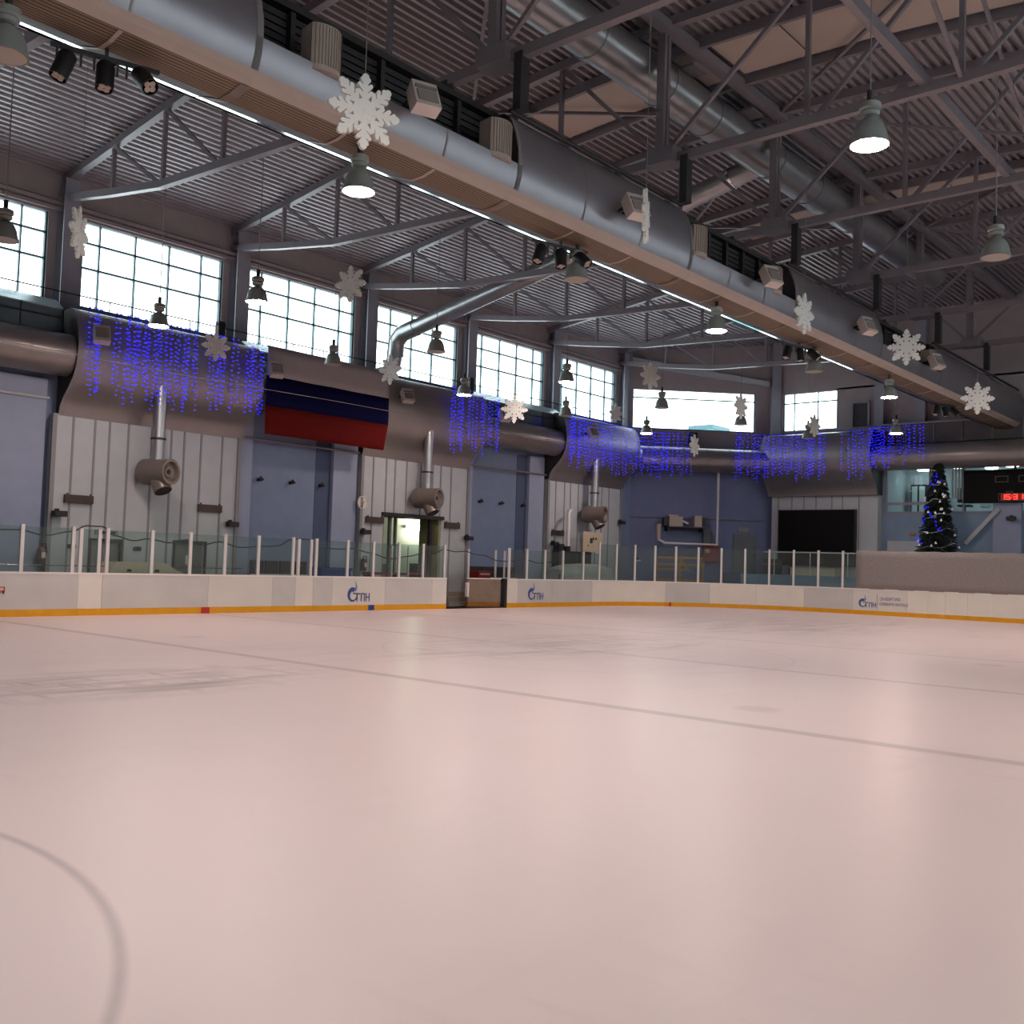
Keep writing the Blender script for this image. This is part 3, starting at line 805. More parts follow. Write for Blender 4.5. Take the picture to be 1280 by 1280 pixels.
# end wall X = 35.2
EXW = 35.2
a = MB()
a.box((EXW,6.5,-.03),(EXW+.3,12.9,9.4)); a.box((EXW,-20,-.03),(EXW+.3,6.5,5.15)); a.box((EXW,-20,7.7),(EXW+.3,6.5,9.4)); a.box((EXW,-20,5.15),(EXW+.3,-8,7.7))
struct('wall_end', a, mat('blue_end_wall', '#7f94ac', .7, 0, .04), 'blue end wall behind the tree and the scoreboard')
a = MB()
a.box((EXW+.1,12.4,9.4),(EXW+.4,13,12.1)); a.box((EXW+.1,9.2,9.4),(EXW+.4,12.4,9.85)); a.box((EXW+.1,-20,9.4),(EXW+.4,9.2,12.1)); a.box((EXW+.1,-20,12.0),(EXW+.4,13,16.4))
struct('wall_end_upper', a, m_upper, 'dark brown upper end wall with one window')
window(10, 9.2, 12.4, 9.85, 12.02, [10.35,11.75], [11.45], lambda u, d, z: (EXW+.22+d, u, z), 'daylit window on the end wall')
for y in (6.75, 4.6):
    a = MB(); a.box((EXW-.3,y-.25,9.3),(EXW+.1,y+.25,15.2)); struct('column', a, m_col, 'steel column on the end wall')
a = MB(); a.box((EXW-.06,7.35,9.9),(EXW+.1,7.45,11.2)); a.box((EXW-.06,8.25,9.9),(EXW+.1,8.35,11.2)); a.box((EXW-.06,7.35,11.15),(EXW+.1,8.35,11.25))
t = bpy.data.objects.new('door_4', None); COL.objects.link(t); t.location = (EXW,7.85,9.9); tag(t,'dark door on the upper end wall','door',kind='structure')
a.build('door_frame', m_col, t)
a = MB(); a.box((EXW+.02,7.45,9.9),(EXW+.12,8.25,11.15)); a.build('door_leaf', m_ductend, t)
a = MB(); a.box((34.6,-6,8.75),(EXW+.1,6.5,9.75)); struct('wall_end_band', a, mat('brown_band','#5b5250',.6), 'brown panelled band above the end wall duct')
a = MB()
for y in (5.2,3.8,2.4,1.0,-.4): a.box((34.56,y-.015,8.76),(34.6,y+.015,9.74))
a.box((34.5,-6,9.74),(34.7,6.6,9.82)); struct('trim_4', a, m_col, 'seams and top rail of the brown band')
# other walls out of view
a = MB(); a.box((-36,-20.2,-.03),(36,-19.9,9.9)); a.box((-36,-20.2,12.8),(36,-19.9,14.4))
for x in (-33,-26,-19.5,-13,-6.5,0,6.5,13,19.5,26,33): a.box((x-1,-20.2,9.9),(x+1,-19.9,12.8))
struct('wall_right', a, m_panel, 'pale side wall behind the photographer')
a = MB(); a.box((-36.3,-20,-.03),(-36,20,16.6)); struct('wall_back', a, m_panel, 'pale back wall behind the photographer')
a = MB(); a.box((35.6,-20,14),(35.7,-16,16.6)); 

# pilasters on the blue wall, corrugated grey cladding bays
for x0, x1 in ((-6.0,-3.95),(7.6,8.85),(3.15,3.75),(19.85,21.0),(15.35,15.75)):
    a = MB(); a.box((x0,BY-.2,-.03),(x1,WY+.02,7.2)); struct('wall_left_pilaster', a, m_blue2, 'light blue pilaster on the left wall')
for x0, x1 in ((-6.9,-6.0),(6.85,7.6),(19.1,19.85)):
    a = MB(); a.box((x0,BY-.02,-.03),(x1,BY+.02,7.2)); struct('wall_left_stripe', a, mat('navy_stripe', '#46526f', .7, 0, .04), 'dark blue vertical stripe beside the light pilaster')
bays = [(-3.75,3.05),(8.95,15.3),(21.15,27.5)]
for bi, (x0, x1) in enumerate(bays):
    cuts = [d for d in doors if x0 < d[0] < x1]
    a = MB(); xx = x0
    for d0, d1, h in cuts:
        a.box((xx,18.05,-.03),(d0,WY,6.15)); a.box((d0,18.05,h),(d1,WY,6.15)); xx = d1
    a.box((xx,18.05,-.03),(x1,WY,6.15))
    struct('wall_left_cladding', a, m_panel, 'grey cladding bay on the left wall')
    a = MB(); x = x0+.62; k = 0
    while x < x1-.3:
        h0 = -.03
        for d0, d1, h in cuts:
            if d0-.03 < x < d1+.03: h0 = h
        a.box((x-.035,18.03,h0),(x+.035,18.06,6.1)); x += (.72,.5,.66,.86)[k % 4]; k += 1
    for xe in (x0, x1): a.box((xe-.07,17.98,-.03),(xe+.07,18.07,6.12))
    struct('wall_left_seams', a, m_seam, 'dark vertical seams of the grey cladding')
# thin pipes on blue bays
for i, (x0, x1, z, lb) in enumerate(((-20,-3.9,6.6,'thin pale pipe across the leftmost blue wall bay'),(3.1,8.9,6.2,'thin pipe under the flag across the blue bay'),(15.3,21.1,6.35,'thin dark pipe across the blue bay right of the second nozzle'))):
    a = MB(); a.tube([(x0,BY-.25,z),(x1,BY-.25,z)], .045, 8); tag(a.build('wall_pipe', m_steel if i else m_panel), lb, 'pipe', 'thin wall pipes')

# ------------------------------------------------------------------ wall ducts
bul = [(1.0,9.47),(-.1,9.47),(-1.3,9.47),(-1.62,9.38),(-1.85,9.1),(-1.98,8.7),(-2.04,8.3),(-2.03,7.9),(-1.95,7.55),(-1.78,7.22),(-1.5,6.92),(-1.22,6.66),(-1.03,6.4),(-.96,6.1),(-.6,6.1)]
def flare(name, lab, grp, f, u0, u1, uend=None):
    t = thing(name, lab, 'duct', f((u0+u1)/2, -1, 6.1), 0, grp)
    a = MB(); a.sheet([[f(u, d, z) for d, z in bul[1:]] for u in (u0, u1)]); a.build('cladding', m_wduct, t, smooth=True)
    for u in (u0, u1):
        a = MB(); pts = [f(u, d, z) for d, z in bul[1:-1]]+[f(u, 0.0, 6.1)]
        a.add(pts, [tuple(range(len(pts)))]); a.build('end_plate', m_ductend, t)
    a = MB(); n = 5
    for i in range(n+1):
        u = u0+(u1-u0)*i/n; wd = .09 if i in (0, n) else .012
        a.sheet([[f(uu, d-.012, z) for d, z in bul[2:-1]] for uu in (u-wd, u+wd)])
    a.build('seam', m_ductseam, t, smooth=True)
    return t
fL = lambda u, d, z: (u, WY+d, z)
fE = lambda u, d, z: (EXW+d, u, z)
flare('wall_duct_bulge', 'wide flared duct cladding behind the leftmost blue lights', 'flared wall duct bulges', fL, -3.55, 3.15)
flare('wall_duct_bulge', 'wide flared duct cladding right of the flag', 'flared wall duct bulges', fL, 9.0, 15.3)
flare('wall_duct_bulge', 'flared duct cladding behind the dense blue light curtain', 'flared wall duct bulges', fL, 21.2, 27.6)
flare('wall_duct_bulge', 'flared duct cladding above the black screen on the end wall', 'flared wall duct bulges', fE, 6.6, 12.6)
def plain(lab, f, u0, u1):
    t = thing('wall_duct', lab, 'duct', f((u0+u1)/2, -1.35, 7.3), 0, 'round wall ducts')
    a = MB(); a.tube([f(u0,-1.3,7.95), f(u1,-1.3,7.95)], .66, 28); a.build('duct_pipe', m_wduct, t, smooth=True)
    a = MB(); n = max(2, int(abs(u1-u0)/1.4))
    for i in range(1, n):
        u = u0+(u1-u0)*i/n; e = .02 if u1 > u0 else -.02
        a.tube([f(u-e,-1.3,7.95), f(u+e,-1.3,7.95)], .672, 28, False)
    a.build('seam', m_ductseam, t, smooth=True)
plain('round grey duct section at the left edge', fL, -22, -3.6)
plain('round grey duct section hidden behind the flag', fL, 3.2, 8.95)
plain('round grey duct section below the starry snowflake', fL, 15.35, 21.15)
t = thing('wall_duct', 'round grey duct section under the corner window', 'duct', (31.2,15,7.3), 0, 'round wall ducts')
a = MB(); a.tube([(27.55,17.7,7.95),(28.46,17.7,7.95),(33.9,12.26,7.95),(33.9,11.9,7.95)], .66, 28); a.build('duct_pipe', m_wduct, t, smooth=True)
a = MB()
for k in range(1, 6):
    x_, y_ = 28.46+5.44*k/6, 17.7-5.44*k/6; a.tube([(x_-.015,y_+.015,7.95),(x_+.015,y_-.015,7.95)], .672, 28, False)
a.build('seam', m_ductseam, t, smooth=True)
plain('round grey duct section above the tree and scoreboard', fE, 6.55, -12)

# parapets (bluish metal gallery fronts) over plain duct sections and thin guard rail
for i, (x0, x1, lb) in enumerate(((-22,-3.75,'bluish gallery parapet at the left edge, below the cut window'),(3.2,9.0,'bluish gallery parapet behind the top of the flag'),(15.45,21.9,'bluish gallery parapet above the starry snowflake'))):
    t = thing('gallery_parapet', lb, 'parapet', ((x0+x1)/2,17.9,8.5), 0, 'gallery parapets')
    a = MB(); a.box((x0,17.85,8.5),(x1,17.92,9.42)); a.build('front_panel', m_parapet, t)
    a = MB(); a.add([(x0,17.83,9.42),(x1,17.83,9.42),(x1,18.35,9.78),(x0,18.35,9.78),(x0,17.83,9.38),(x1,17.83,9.38),(x1,18.4,9.74),(x0,18.4,9.74)],[(0,1,2,3),(4,7,6,5),(0,4,5,1),(2,6,7,3),(0,3,7,4),(1,5,6,2)]); a.build('sloped_cap', mat('cap_pale','#b9cdd4',.25,.3,.05), t)
    a = MB(); a.box((x0,17.8,8.52),(x1,17.86,8.6)); a.box((x0,17.82,9.1),(x1,17.86,9.15)); n = max(2,int((x1-x0)/1.3))
    for k in range(n+1): a.box((x0+(x1-x0)*k/n-.02,17.83,8.5),(x0+(x1-x0)*k/n+.02,17.86,9.42))
    a.build('frame_bars', m_dark, t)
t = thing('guard_rail', 'thin dark guard rail along the bottom of the left windows', 'railing', (0,18.5,9.5))
a = MB(); a.tube([(-22,18.5,10.12),(28.4,18.5,10.12)], .022, 6); a.build('rail', m_dark, t)
for i in range(26):
    x = -9.4+i*1.5; a = MB(); a.tube([(x,18.5,9.47),(x,18.5,10.12)], .018, 6); a.build('rail_post', m_dark, t)
# steel rope in front of the wall ducts
a = MB()
pts = []
x = -30.0
while x <= 30: pts.append((x,16.3,7.75-.02*math.sin((x+30)/60*PI*9))); x += 1.0
a.tube(pts, .013, 8); tag(a.build('steel_cable', m_wire), 'thin taut steel cable in front of the wall ducts and flag', 'cable')
# small dark boxes on the ledge
for x, h, lb in ((1.75,.62,'black upright ledge box in front of the first full window'),(14.75,.7,'black upright ledge box left of the fourth full window')):
    t = thing('ledge_speaker', lb, 'loudspeaker', (x,17.6,9.47), 0, 'black ledge boxes')
    a = MB(); a.box((x-.13,17.5,9.47),(x+.13,17.72,9.47+h)); a.build('cabinet', m_black, t)
    a = MB(); a.box((x-.16,17.56,9.47+h-.14),(x+.2,17.66,9.47+h-.06)); a.build('bracket', m_dark, t)
p0 = ch(3.95,-.35,9.2)
t = thing('corner_speaker', 'black box under the middle of the corner window', 'loudspeaker', (p0[0],p0[1],8.9))
a = MB(); chbox(a,3.7,4.15,-.4,-.05,8.85,9.6); a.build('cabinet', m_black, t)
a = MB(); chbox(a,3.74,4.11,-.42,-.4,8.9,9.55); a.build('grille', m_dark, t)

# flag
t = thing('flag', 'big white, blue and red striped flag hanging between two duct bulges', 'flag', (6.25,16.85,6.25))
def fpt(u, z):
    x = 3.3+5.92*u+(-.22*max(0,(7.35-z)/1.1) if u > .97 else 0); return (x, 16.88+.025*math.sin(u*17+z)-.12*(z-7.8)*.0, z)
for nm, z0, z1, mm in (('white_stripe',8.38,9.42,m_flagw),('blue_stripe',7.30,8.38,m_flagb),('red_stripe',6.26,7.30,m_flagr)):
    a = MB(); a.sheet([[fpt(i/24, z0+(z1-z0)*j/4) for i in range(25)] for j in range(5)])
    o = a.build(nm, mm, t, smooth=True); md = o.modifiers.new('thick','SOLIDIFY'); md.thickness = .01
a = MB(); a.tube([(3.25,16.9,9.44),(9.27,16.9,9.44)], .03, 8); a.build('hanging_pole', m_steel, t)

# ------------------------------------------------------------------ icicle light curtains
def bead(a, p, d, wd, hg):
    p = Vector(p); d = Vector(d)*wd/2; n = Vector((0,0,1))*hg/2; e = Vector((d.y,-d.x,0)).normalized()*hg/2
    a.add([p-d, p+d, p+n, p-n, p+e, p-e], [(0,4,2),(4,1,2),(1,5,2),(5,0,2),(4,0,3),(1,4,3),(5,1,3),(0,5,3)])
def curtain(lab, pathf, L_, ztop, zl, gap, dens, wd=.075, hg=.035, seed=1):
    rnd = random.Random(seed)
    p0 = pathf(0)[0]
    t = thing('light_curtain', lab, 'light curtain', (p0[0],p0[1],ztop-3), 0, 'blue icicle light curtains')
    a = MB(); n = max(3, int(L_/.5)); a.tube([tuple(pathf(L_*i/n)[0])[:2]+(ztop,) for i in range(n+1)], .012, 5); a.build('carrier_wire', m_ledoff, t)
    u = .05; c = 0
    while u < L_:
        if rnd.random() < dens:
            a = MB(); ln = zl[0]+(zl[1]-zl[0])*rnd.random(); z = ztop-.03
            uu = u
            while z > ztop-ln:
                p, d = pathf(min(L_, max(0, uu+rnd.uniform(-.04,.04))))
                bead(a, (p[0],p[1],z), d, wd*rnd.uniform(.7,1.3), hg)
                z -= gap*rnd.uniform(.75,1.3)
                uu += rnd.uniform(-.012,.012)
            a.build('light_string', m_led if rnd.random() < .7 else m_led2, t); c += 1
        u += rnd.choice((.07,.09,.11,.14,.2))
    return t
def seg(a_, b_):
    a_ = Vector(a_); b_ = Vector(b_); L_ = (b_-a_).length; d = (b_-a_)/L_
    return (lambda u: (a_+d*u, d)), L_
def poly2(pts):
    P = [Vector(p) for p in pts]; Ls = [(q-p).length for p, q in zip(P, P[1:])]
    def f(u):
        for p, q, l in zip(P, P[1:], Ls):
            if u <= l+1e-6: d = (q-p)/l; return p+d*u, d
            u -= l
        return P[-1], (P[-1]-P[-2]).normalized()
    return f, sum(Ls)
f, L_ = poly2([(-3.45,16.8,0),(3.1,16.8,0)])
curtain('wide blue light curtain left of the flag', f, L_, 9.42, (2.1,2.95), .145, .75, .11, .038, seed=3)
f, L_ = poly2([(12.75,16.8,0),(15.9,16.8,0)])
curtain('narrow blue light curtain right of the flag', f, L_, 9.42, (2.2,2.9), .145, .8, .11, .038, seed=5)
f, L_ = poly2([(21.1,16.8,0),(28.2,16.8,0),(29.9,15.1,0)])
curtain('dense blue light curtain at the left of the corner window', f, L_, 9.3, (1.9,2.75), .16, .85, .10, .04, seed=6)
f, L_ = poly2([(31.6,13.35,0),(32.65,12.3,0),(33.05,12.2,0),(33.05,6.55,0)])
curtain('wide blue light curtain above the black screen', f, L_, 9.4, (1.9,2.65), .17, .68, .09, .038, seed=8)
f, L_ = poly2([(32.95,6.5,0),(32.95,3.75,0)])
curtain('rightmost blue light curtain above the tree', f, L_, 9.45, (1.2,2.2), .16, .62, .09, .038, seed=9)

# ------------------------------------------------------------------ jet nozzles on drop pipes
nz = None
for x, lb in ((-.6,'metal air nozzle drum on a drop pipe, left of the flag'),(11.95,'metal air nozzle drum above the lit doorway'),(24.05,'metal air nozzle drum above the notice board')):
    if nz is None:
        nz = thing('air_nozzle', lb, 'air nozzle', (0,0,0), 0, 'air nozzles on the left wall')
        a = MB(); a.tube([(0,0,7.6),(0,0,4.7)], .2, 18); a.build('drop_pipe', m_galv, nz, W=False, smooth=True)
        a = MB(); a.tube([(0,0,5.68),(0,0,5.62)], .25, 18); a.build('pipe_collar', m_dark, nz, W=False, smooth=True)
        a = MB(); a.lathe([(0,0),(.40,0),(.44,.08),(.44,.35),(.41,.95),(.43,1.1),(.43,1.17),(.34,1.17),(.30,1.02),(.20,.98),(.17,1.05),(.08,1.05)], (0,.55,4.55), (0,-1,0), 26); a.build('drum', m_nozzle, nz, W=False, smooth=True)
        a = MB(); a.lathe([(0,.0),(.09,.0),(.09,.01)], (0,-.5,4.55), (0,-1,0), 14); a.build('nozzle_hole', m_black, nz, W=False)
        a = MB(); a.lathe([(.2,0),(.29,.1),(.29,.6),(.27,.61)], (.0,-.05,4.42), (-.1,-.6,-1), 22); a.build('lower_nozzle', m_nozzle, nz, W=False, smooth=True)
        a = MB(); a.lathe([(0,.595),(.27,.595)], (.0,-.05,4.42), (-.1,-.6,-1), 22); a.build('nozzle_mouth', m_ductend, nz, W=False)
        nz.location = (x,17.3,0); nz.rotation_euler = (0,0,.3)
    else: dup(nz, (x,17.3,0), .3, lb)

# ------------------------------------------------------------------ small wall fixtures
for x, lb in ((-2.86,'brown blank sign box at the left on the first grey bay'),(1.92,'brown blank sign box at the right on the first grey bay'),(9.69,'tan sign box left of the lit doorway'),
              (14.29,'dark sign box right of the lit doorway'),(21.95,'dark sign box left of the notice board')):
    t = thing('sign_box', lb, 'sign', (x,18.0,3.38), 0, 'brown sign boxes')
    a = MB(); a.box((x-.47,17.93,3.37),(x+.47,18.03,3.63)); a.build('box', m_sign, t)
    a = MB(); a.box((x-.43,17.92,3.40),(x+.43,17.93,3.60)); a.build('face', mat('sign_face','#41352f',.6), t)
    a = MB(); a.box((x-.4,17.95,3.63),(x-.36,18.0,3.68)); a.box((x+.36,17.95,3.63),(x+.4,18.0,3.68)); a.build('mount', m_dark, t)
def mini(lb, x, y, z, rz):
    t = thing('wall_spotlight', lb, 'spotlight', (x,y,z), rz, 'small black wall spotlights')
    a = MB(); a.box((-.2,-.28,-.09),(.2,-.04,.09)); a.build('housing', m_black, t, W=False)
    a = MB(); a.bar((-.05,0,.0),(-.05,-.16,.14),.06,.05); a.box((-.08,-.02,-.02),(.06,.02,.16)); a.build('bracket', m_dark, t, W=False)
    a = MB(); a.box((-.17,-.29,-.07),(.17,-.28,.07)); a.build('lens', m_dark, t, W=False)
for x, y, z, lb in ((-3.55,17.95,3.0,'small black wall spotlight at the left edge of the first grey bay'),(2.75,17.95,2.98,'small black wall spotlight at the right edge of the first grey bay'),
                 (9.05,17.95,2.98,'small black wall spotlight below the clock'),(15.2,17.95,2.97,'small black wall spotlight right of the lit doorway'),(21.5,17.95,2.95,'small black wall spotlight left of the covered machine')):
    mini(lb, x, y, z, 0)
mini('small black wall spotlight right of the third nozzle', 27.3, 17.95, 4.3, 0)
mini('small black wall spotlight left of the black screen', 35.0, 12.35, 4.75, -PI/2)
mini('small black wall spotlight right of the black screen', 35.0, 6.85, 4.75, -PI/2)
mini('small black wall spotlight at the far right, below the scoreboard', 34.9, .15, 4.85, -PI/2)
for g, xs in (('third',(4.17,5.63,7.07)),('fifth',(16.42,17.89,19.5))):
    for k, x in enumerate(xs):
        t = thing('wall_lamp', '%s small lamp on the blue wall %s' % (['left','middle','right'][k], 'under the flag' if g == 'third' else 'between the second and third nozzles'), 'lamp', (x,BY-.1,4.7), 0, 'small lamps on the blue wall')
        a = MB(); a.box((x-.035,BY-.12,4.66),(x+.035,BY+.02,4.78)); a.build('bracket', m_dark, t)
        a = MB(); a.lathe([(.03,0),(.09,.16),(.08,.16),(.03,.02)], (x+.02,BY-.14,4.84), (.25,-.4,-1), 14); a.build('shade', m_ductend, t, smooth=True)
t = thing('wall_clock', 'round pale wall clock left of the lit doorway', 'clock', (9.0,18.0,4.18))
a = MB(); a.lathe([(0,.0),(.27,0),(.27,.06),(.24,.07),(.24,.05),(0,.05)], (9.0,18.03,4.18), (0,-1,0), 28); a.build('case', m_clock, t)
a = MB(); a.bar((9.0,17.965,4.18),(9.14,17.965,4.22),.02,.012); a.bar((9.0,17.965,4.18),(8.96,17.965,4.0),.02,.012); a.build('hands', m_black, t)
for x, y, z, lb in ((-3.95,18.0,1.45,'red fire extinguisher box at the far left wall'),(9.1,17.9,1.4,'red fire extinguisher left of the lit doorway')):
    t = thing('fire_extinguisher', lb, 'fire extinguisher', (x,y,z), 0, 'fire extinguishers')
    a = MB(); a.lathe([(0,0),(.12,0),(.13,.04),(.13,.42),(.07,.5),(.04,.52)], (x,y,z), n=16); a.build('cylinder', m_extred, t, smooth=True)
    a = MB(); a.tube([(x,y,z+.5),(x,y,z+.6),(x+.12,y-.03,z+.6),(x+.16,y-.03,z+.3)], .02, 6); a.build('hose', m_black, t)
    a = MB(); a.box((x-.05,y-.15,z+.16),(x+.06,y-.125,z+.34)); a.build('label_plate', m_clock, t)

# doors
def door(n, x0, x1, h, mm, lab, y=18.05):
    t = bpy.data.objects.new('door_%d' % n, None); COL.objects.link(t); t.location = ((x0+x1)/2, y, 0); tag(t, lab, 'door', kind='structure')
    a = MB(); a.box((x0-.08,y-.05,0),(x0,y+.1,h+.08)); a.box((x1,y-.05,0),(x1+.08,y+.1,h+.08)); a.box((x0-.08,y-.05,h),(x1+.08,y+.1,h+.08)); a.build('door_frame', m_ductend, t)
    a = MB(); a.box((x0,y+.12,0),(x1,y+.18,h)); a.build('door_leaf', mm, t)
    a = MB(); a.tube([(x0+.12,y+.06,1.0),(x0+.12,y+.06,1.15)], .015, 6); a.box((x0+.08,y+.09,1.0),(x0+.16,y+.12,1.16)); a.build('door_handle', m_dark, t)
door(1, -2.35, -1.35, 2.2, m_doorg, 'grey door behind the glass gate at left')
door(2, .65, 1.8, 2.25, mat('green_grey_door','#6d716c',.5), 'wide grey door right of the beige ramp')
t = thing('notice_plate', 'small grey notice above the left door', 'sign', (-1.85,18.0,2.42))
a = MB(); a.box((-2.25,18.0,2.4),(-1.45,18.04,2.56)); a.build('plate', m_seam, t)
a = MB(); a.box((-2.15,17.99,2.44),(-1.55,18.0,2.52)); a.build('print', m_dark, t)
t = thing('notice_plate', 'small pale notice on the wide grey door', 'sign', (1.25,18.14,1.55))
a = MB(); a.box((1.15,18.14,1.5),(1.4,18.165,1.82)); a.build('plate', m_clock, t)
for x, lb in ((-3.0,'left dark wall socket beside the left door'),(-.75,'right dark wall socket beside the left door')):
    t = thing('wall_socket', lb, 'socket', (x,18.0,1.95), 0, 'dark wall sockets')
    a = MB(); a.box((x-.13,17.99,1.92),(x+.13,18.05,2.06)); a.build('plate', m_dark, t)
    a = MB(); a.box((x-.06,17.97,1.95),(x+.06,17.99,2.03)); a.build('outlet', m_black, t)

# lit doorway room
a = MB(); a.box((9.6,22,-.03),(19.2,22.1,4.2)); a.box((9.6,19.3,-.03),(9.7,22,4.2)); a.box((19.1,19.3,-.03),(19.2,22,4.2)); a.box((9.6,19.3,4.15),(19.2,22,4.25)); a.box((9.6,19.3,-.1),(19.2,22,-.03))
struct('wall_corridor', a, m_green, 'pale green corridor behind the lit doorway')
t = bpy.data.objects.new('door_3', None); COL.objects.link(t); t.location = (11.9,18.05,0); tag(t,'open lit doorway with pale green room','door',kind='structure')
a = MB(); a.box((10.1,17.95,3.7),(13.75,18.2,3.86)); a.build('door_header', m_dark, t)
a = MB(); a.box((10.2,18.1,0),(10.3,19.3,3.72)); a.box((13.55,18.1,0),(13.65,19.3,3.72)); a.build('door_jamb', mat('jamb_olive','#8e8c66',.6), t)
a = MB(); a.box((10.75,18.2,0),(10.85,18.35,3.7)); a.box((11.08,18.2,0),(11.16,18.35,3.7)); a.box((10.75,18.2,2.4),(11.16,18.3,2.5)); a.build('door_inner_frame', mat('frame_green','#5f6a62',.5), t)
a = MB(); a.box((13.12,18.2,0),(13.26,18.35,3.7)); a.build('door_post', m_dark, t)
t = thing('tube_lamp', 'glowing tube lamp in the lit doorway', 'lamp', (15.8,21.8,3.4))
a = MB(); a.tube([(15.2,21.7,3.5),(16.4,21.7,3.5)], .12, 12); a.build('tube', m_tube, t, smooth=True)
a = MB(); a.box((15.1,21.8,3.43),(16.5,22.0,3.57)); a.build('fitting', m_post, t)
for x, y, wd, h, lb in ((10.75,19.6,.75,1.75,'dark cabinet at the left inside the lit doorway'),(15.3,20.6,1.3,1.75,'dark counter at the right inside the lit doorway'),(12.6,20.6,.6,1.7,'grey cabinet in the middle of the lit doorway')):
    t = thing('cabinet', lb, 'cabinet', (x,y,0), 0, 'cabinets in the lit room')
    a = MB(); a.box((x-wd/2,y,0),(x+wd/2,y+.5,h)); a.build('body', m_seat if wd != .6 else m_doorg, t)
    a = MB(); a.box((x-wd/2+.04,y-.02,.1),(x+wd/2-.04,y,h-.06)); a.build('door', m_black if wd != .6 else m_doorg, t)

# benches and things behind the side boards
def bench(lb, x0, x1, y, mm, n):
    t = thing('bench', lb, 'bench', ((x0+x1)/2,y,0), 0, 'benches behind the boards')
    a = MB(); a.box((x0,y-.4,.85),(x1,y,.95)); a.build('seat', m_steel, t)
    wd = (x1-x0)/n
    for i in range(n):
        a = MB(); a.box((x0+wd*i+.04,y-.02,1.0),(x0+wd*(i+1)-.04,y+.06,1.72)); a.build('backrest', mm, t)
    a = MB(); a.box((x0,y-.1,1.18),(x1,y-.04,1.24)); a.build('rail', m_post, t)
    for x in (x0+.1, x1-.1):
        a = MB(); a.box((x-.04,y-.35,0),(x+.04,y,.85)); a.build('leg', m_dark, t)
bench('dark bench with square backrests under the flag, behind the glass', 3.0, 5.55, 17.0, m_seat, 4)
bench('dark bench with square backrests behind the open gate', 14.5, 17.6, 17.0, m_seat, 4)
t = thing('storage_crate', 'blue crate behind the side boards, left of the lit doorway', 'crate', (6.75,17,0))
a = MB(); a.box((6.05,16.8,0),(7.5,17.4,1.45)); a.build('body', m_bluemark, t)
a = MB(); a.box((6.0,16.75,1.42),(7.55,17.45,1.52)); a.build('lid', m_bluemark, t)
t = thing('counter', 'red topped low counter in front of the lit doorway', 'counter', (10.1,17,0))
a = MB(); a.box((8.5,16.85,1.28),(11.7,17.3,1.38)); a.build('top', m_red, t)
for x in (8.6, 10.1, 11.6):
    a = MB(); a.box((x-.05,16.9,0),(x+.05,17.25,1.28)); a.build('leg', m_dark, t)
t = thing('ramp_cover', 'beige flared ramp cover behind the boards at left', 'cover', (-1.3,16.6,0))
a = MB(); pl = [(-2.6,1.2),(-2.35,1.56),(-.75,1.56),(-.55,1.52),(-.4,1.42),(-.22,1.32),(.0,1.26),(.0,.0),(-2.6,.0)]
a.prism(pl, 1, 16.4, 17.2); a.build('cover', m_beige, t)
for x in (-1.9, -.95):
    a = MB(); a.prism([(x-.08,1.26),(x+.08,1.26),(x+.05,1.34),(x-.05,1.34)], 1, 16.36, 16.4); a.build('foot', m_dark, t)
# open gate area: steps, red bin
t = thing('steps', 'small grey steps behind the open gate', 'steps', (13.0,16.6,0))
for i in range(3):
    a = MB(); a.box((12.3+.28*i,16.1+.35*i,0.02),(14.0,16.45+.35*i,.2*(i+1))); a.build('step', mat('step_grey','#8a8178',.7) if i == 0 else bpy.data.materials['step_grey'], t)
t = thing('waste_bin', 'dark red box on legs behind the open gate', 'bin', (14.55,16.4,0))
a = MB(); a.box((14.2,16.2,.75),(14.95,16.7,1.5)); a.build('body', m_red, t)
a = MB(); a.box((14.15,16.15,1.46),(15.0,16.75,1.53)); a.build('lid', m_red, t)
a = MB(); a.box((14.3,16.18,1.36),(14.9,16.2,1.44)); a.build('slot', m_paper, t)
for x in (14.25, 14.9):
    a = MB(); a.box((x-.04,16.25,0),(x+.04,16.65,.75)); a.build('leg', m_dark, t)
# covered machine
t = thing('covered_machine', 'rounded machine under a grey tarp behind the corner boards', 'machine', (22.4,17.0,0))
a = MB(); rows = []
for i in range(13):
    x = 20.3+4.0*i/12; h = 1.72+.28*math.sin(min(1,i/5)*PI/2)-.05*(i > 10)*(i-10); wq = .9
    rows.append([(x,16.2,.3),(x,16.15,h*.75),(x,16.35,h*.95),(x,16.7,h),(x,17.3,h*.98),(x,17.7,h*.8),(x,17.8,.3)])
a.sheet(rows); n = 7
a.add(rows[0], [tuple(range(7))]); a.add(rows[-1], [tuple(range(7))]); a.build('tarp', m_tarp, t, smooth=True)
for x in (20.9, 23.7):
    a = MB(); a.lathe([(0,0),(.35,0),(.35,.25),(0,.25)], (x,16.25,.35), (0,1,0), 18); a.build('wheel', m_black, t)
a = MB(); a.tube([(20.35,16.6,1.0),(20.2,16.4,1.5)], .05, 8); a.build('tow_bar', m_chrome, t)
t = thing('notice_board', 'beige notice board with dark marks below the third nozzle', 'board', (23.5,16.9,0))
a = MB(); a.box((22.7,16.95,2.62),(24.4,17.0,3.62)); a.build('panel', m_paper, t)
a = MB()
for x, z, wd, h in ((23.3,3.05,.2,.26),(23.55,3.2,.08,.16),(23.75,3.22,.1,.12),(23.1,2.9,.06,.06)): a.box((x,16.93,z),(x+wd,16.95,z+h))
a.build('marks', m_seat, t)
for x in (22.8, 24.3):
    a = MB(); a.box((x-.04,17.0,0),(x+.04,17.08,2.7)); a.build('leg', m_steel, t)
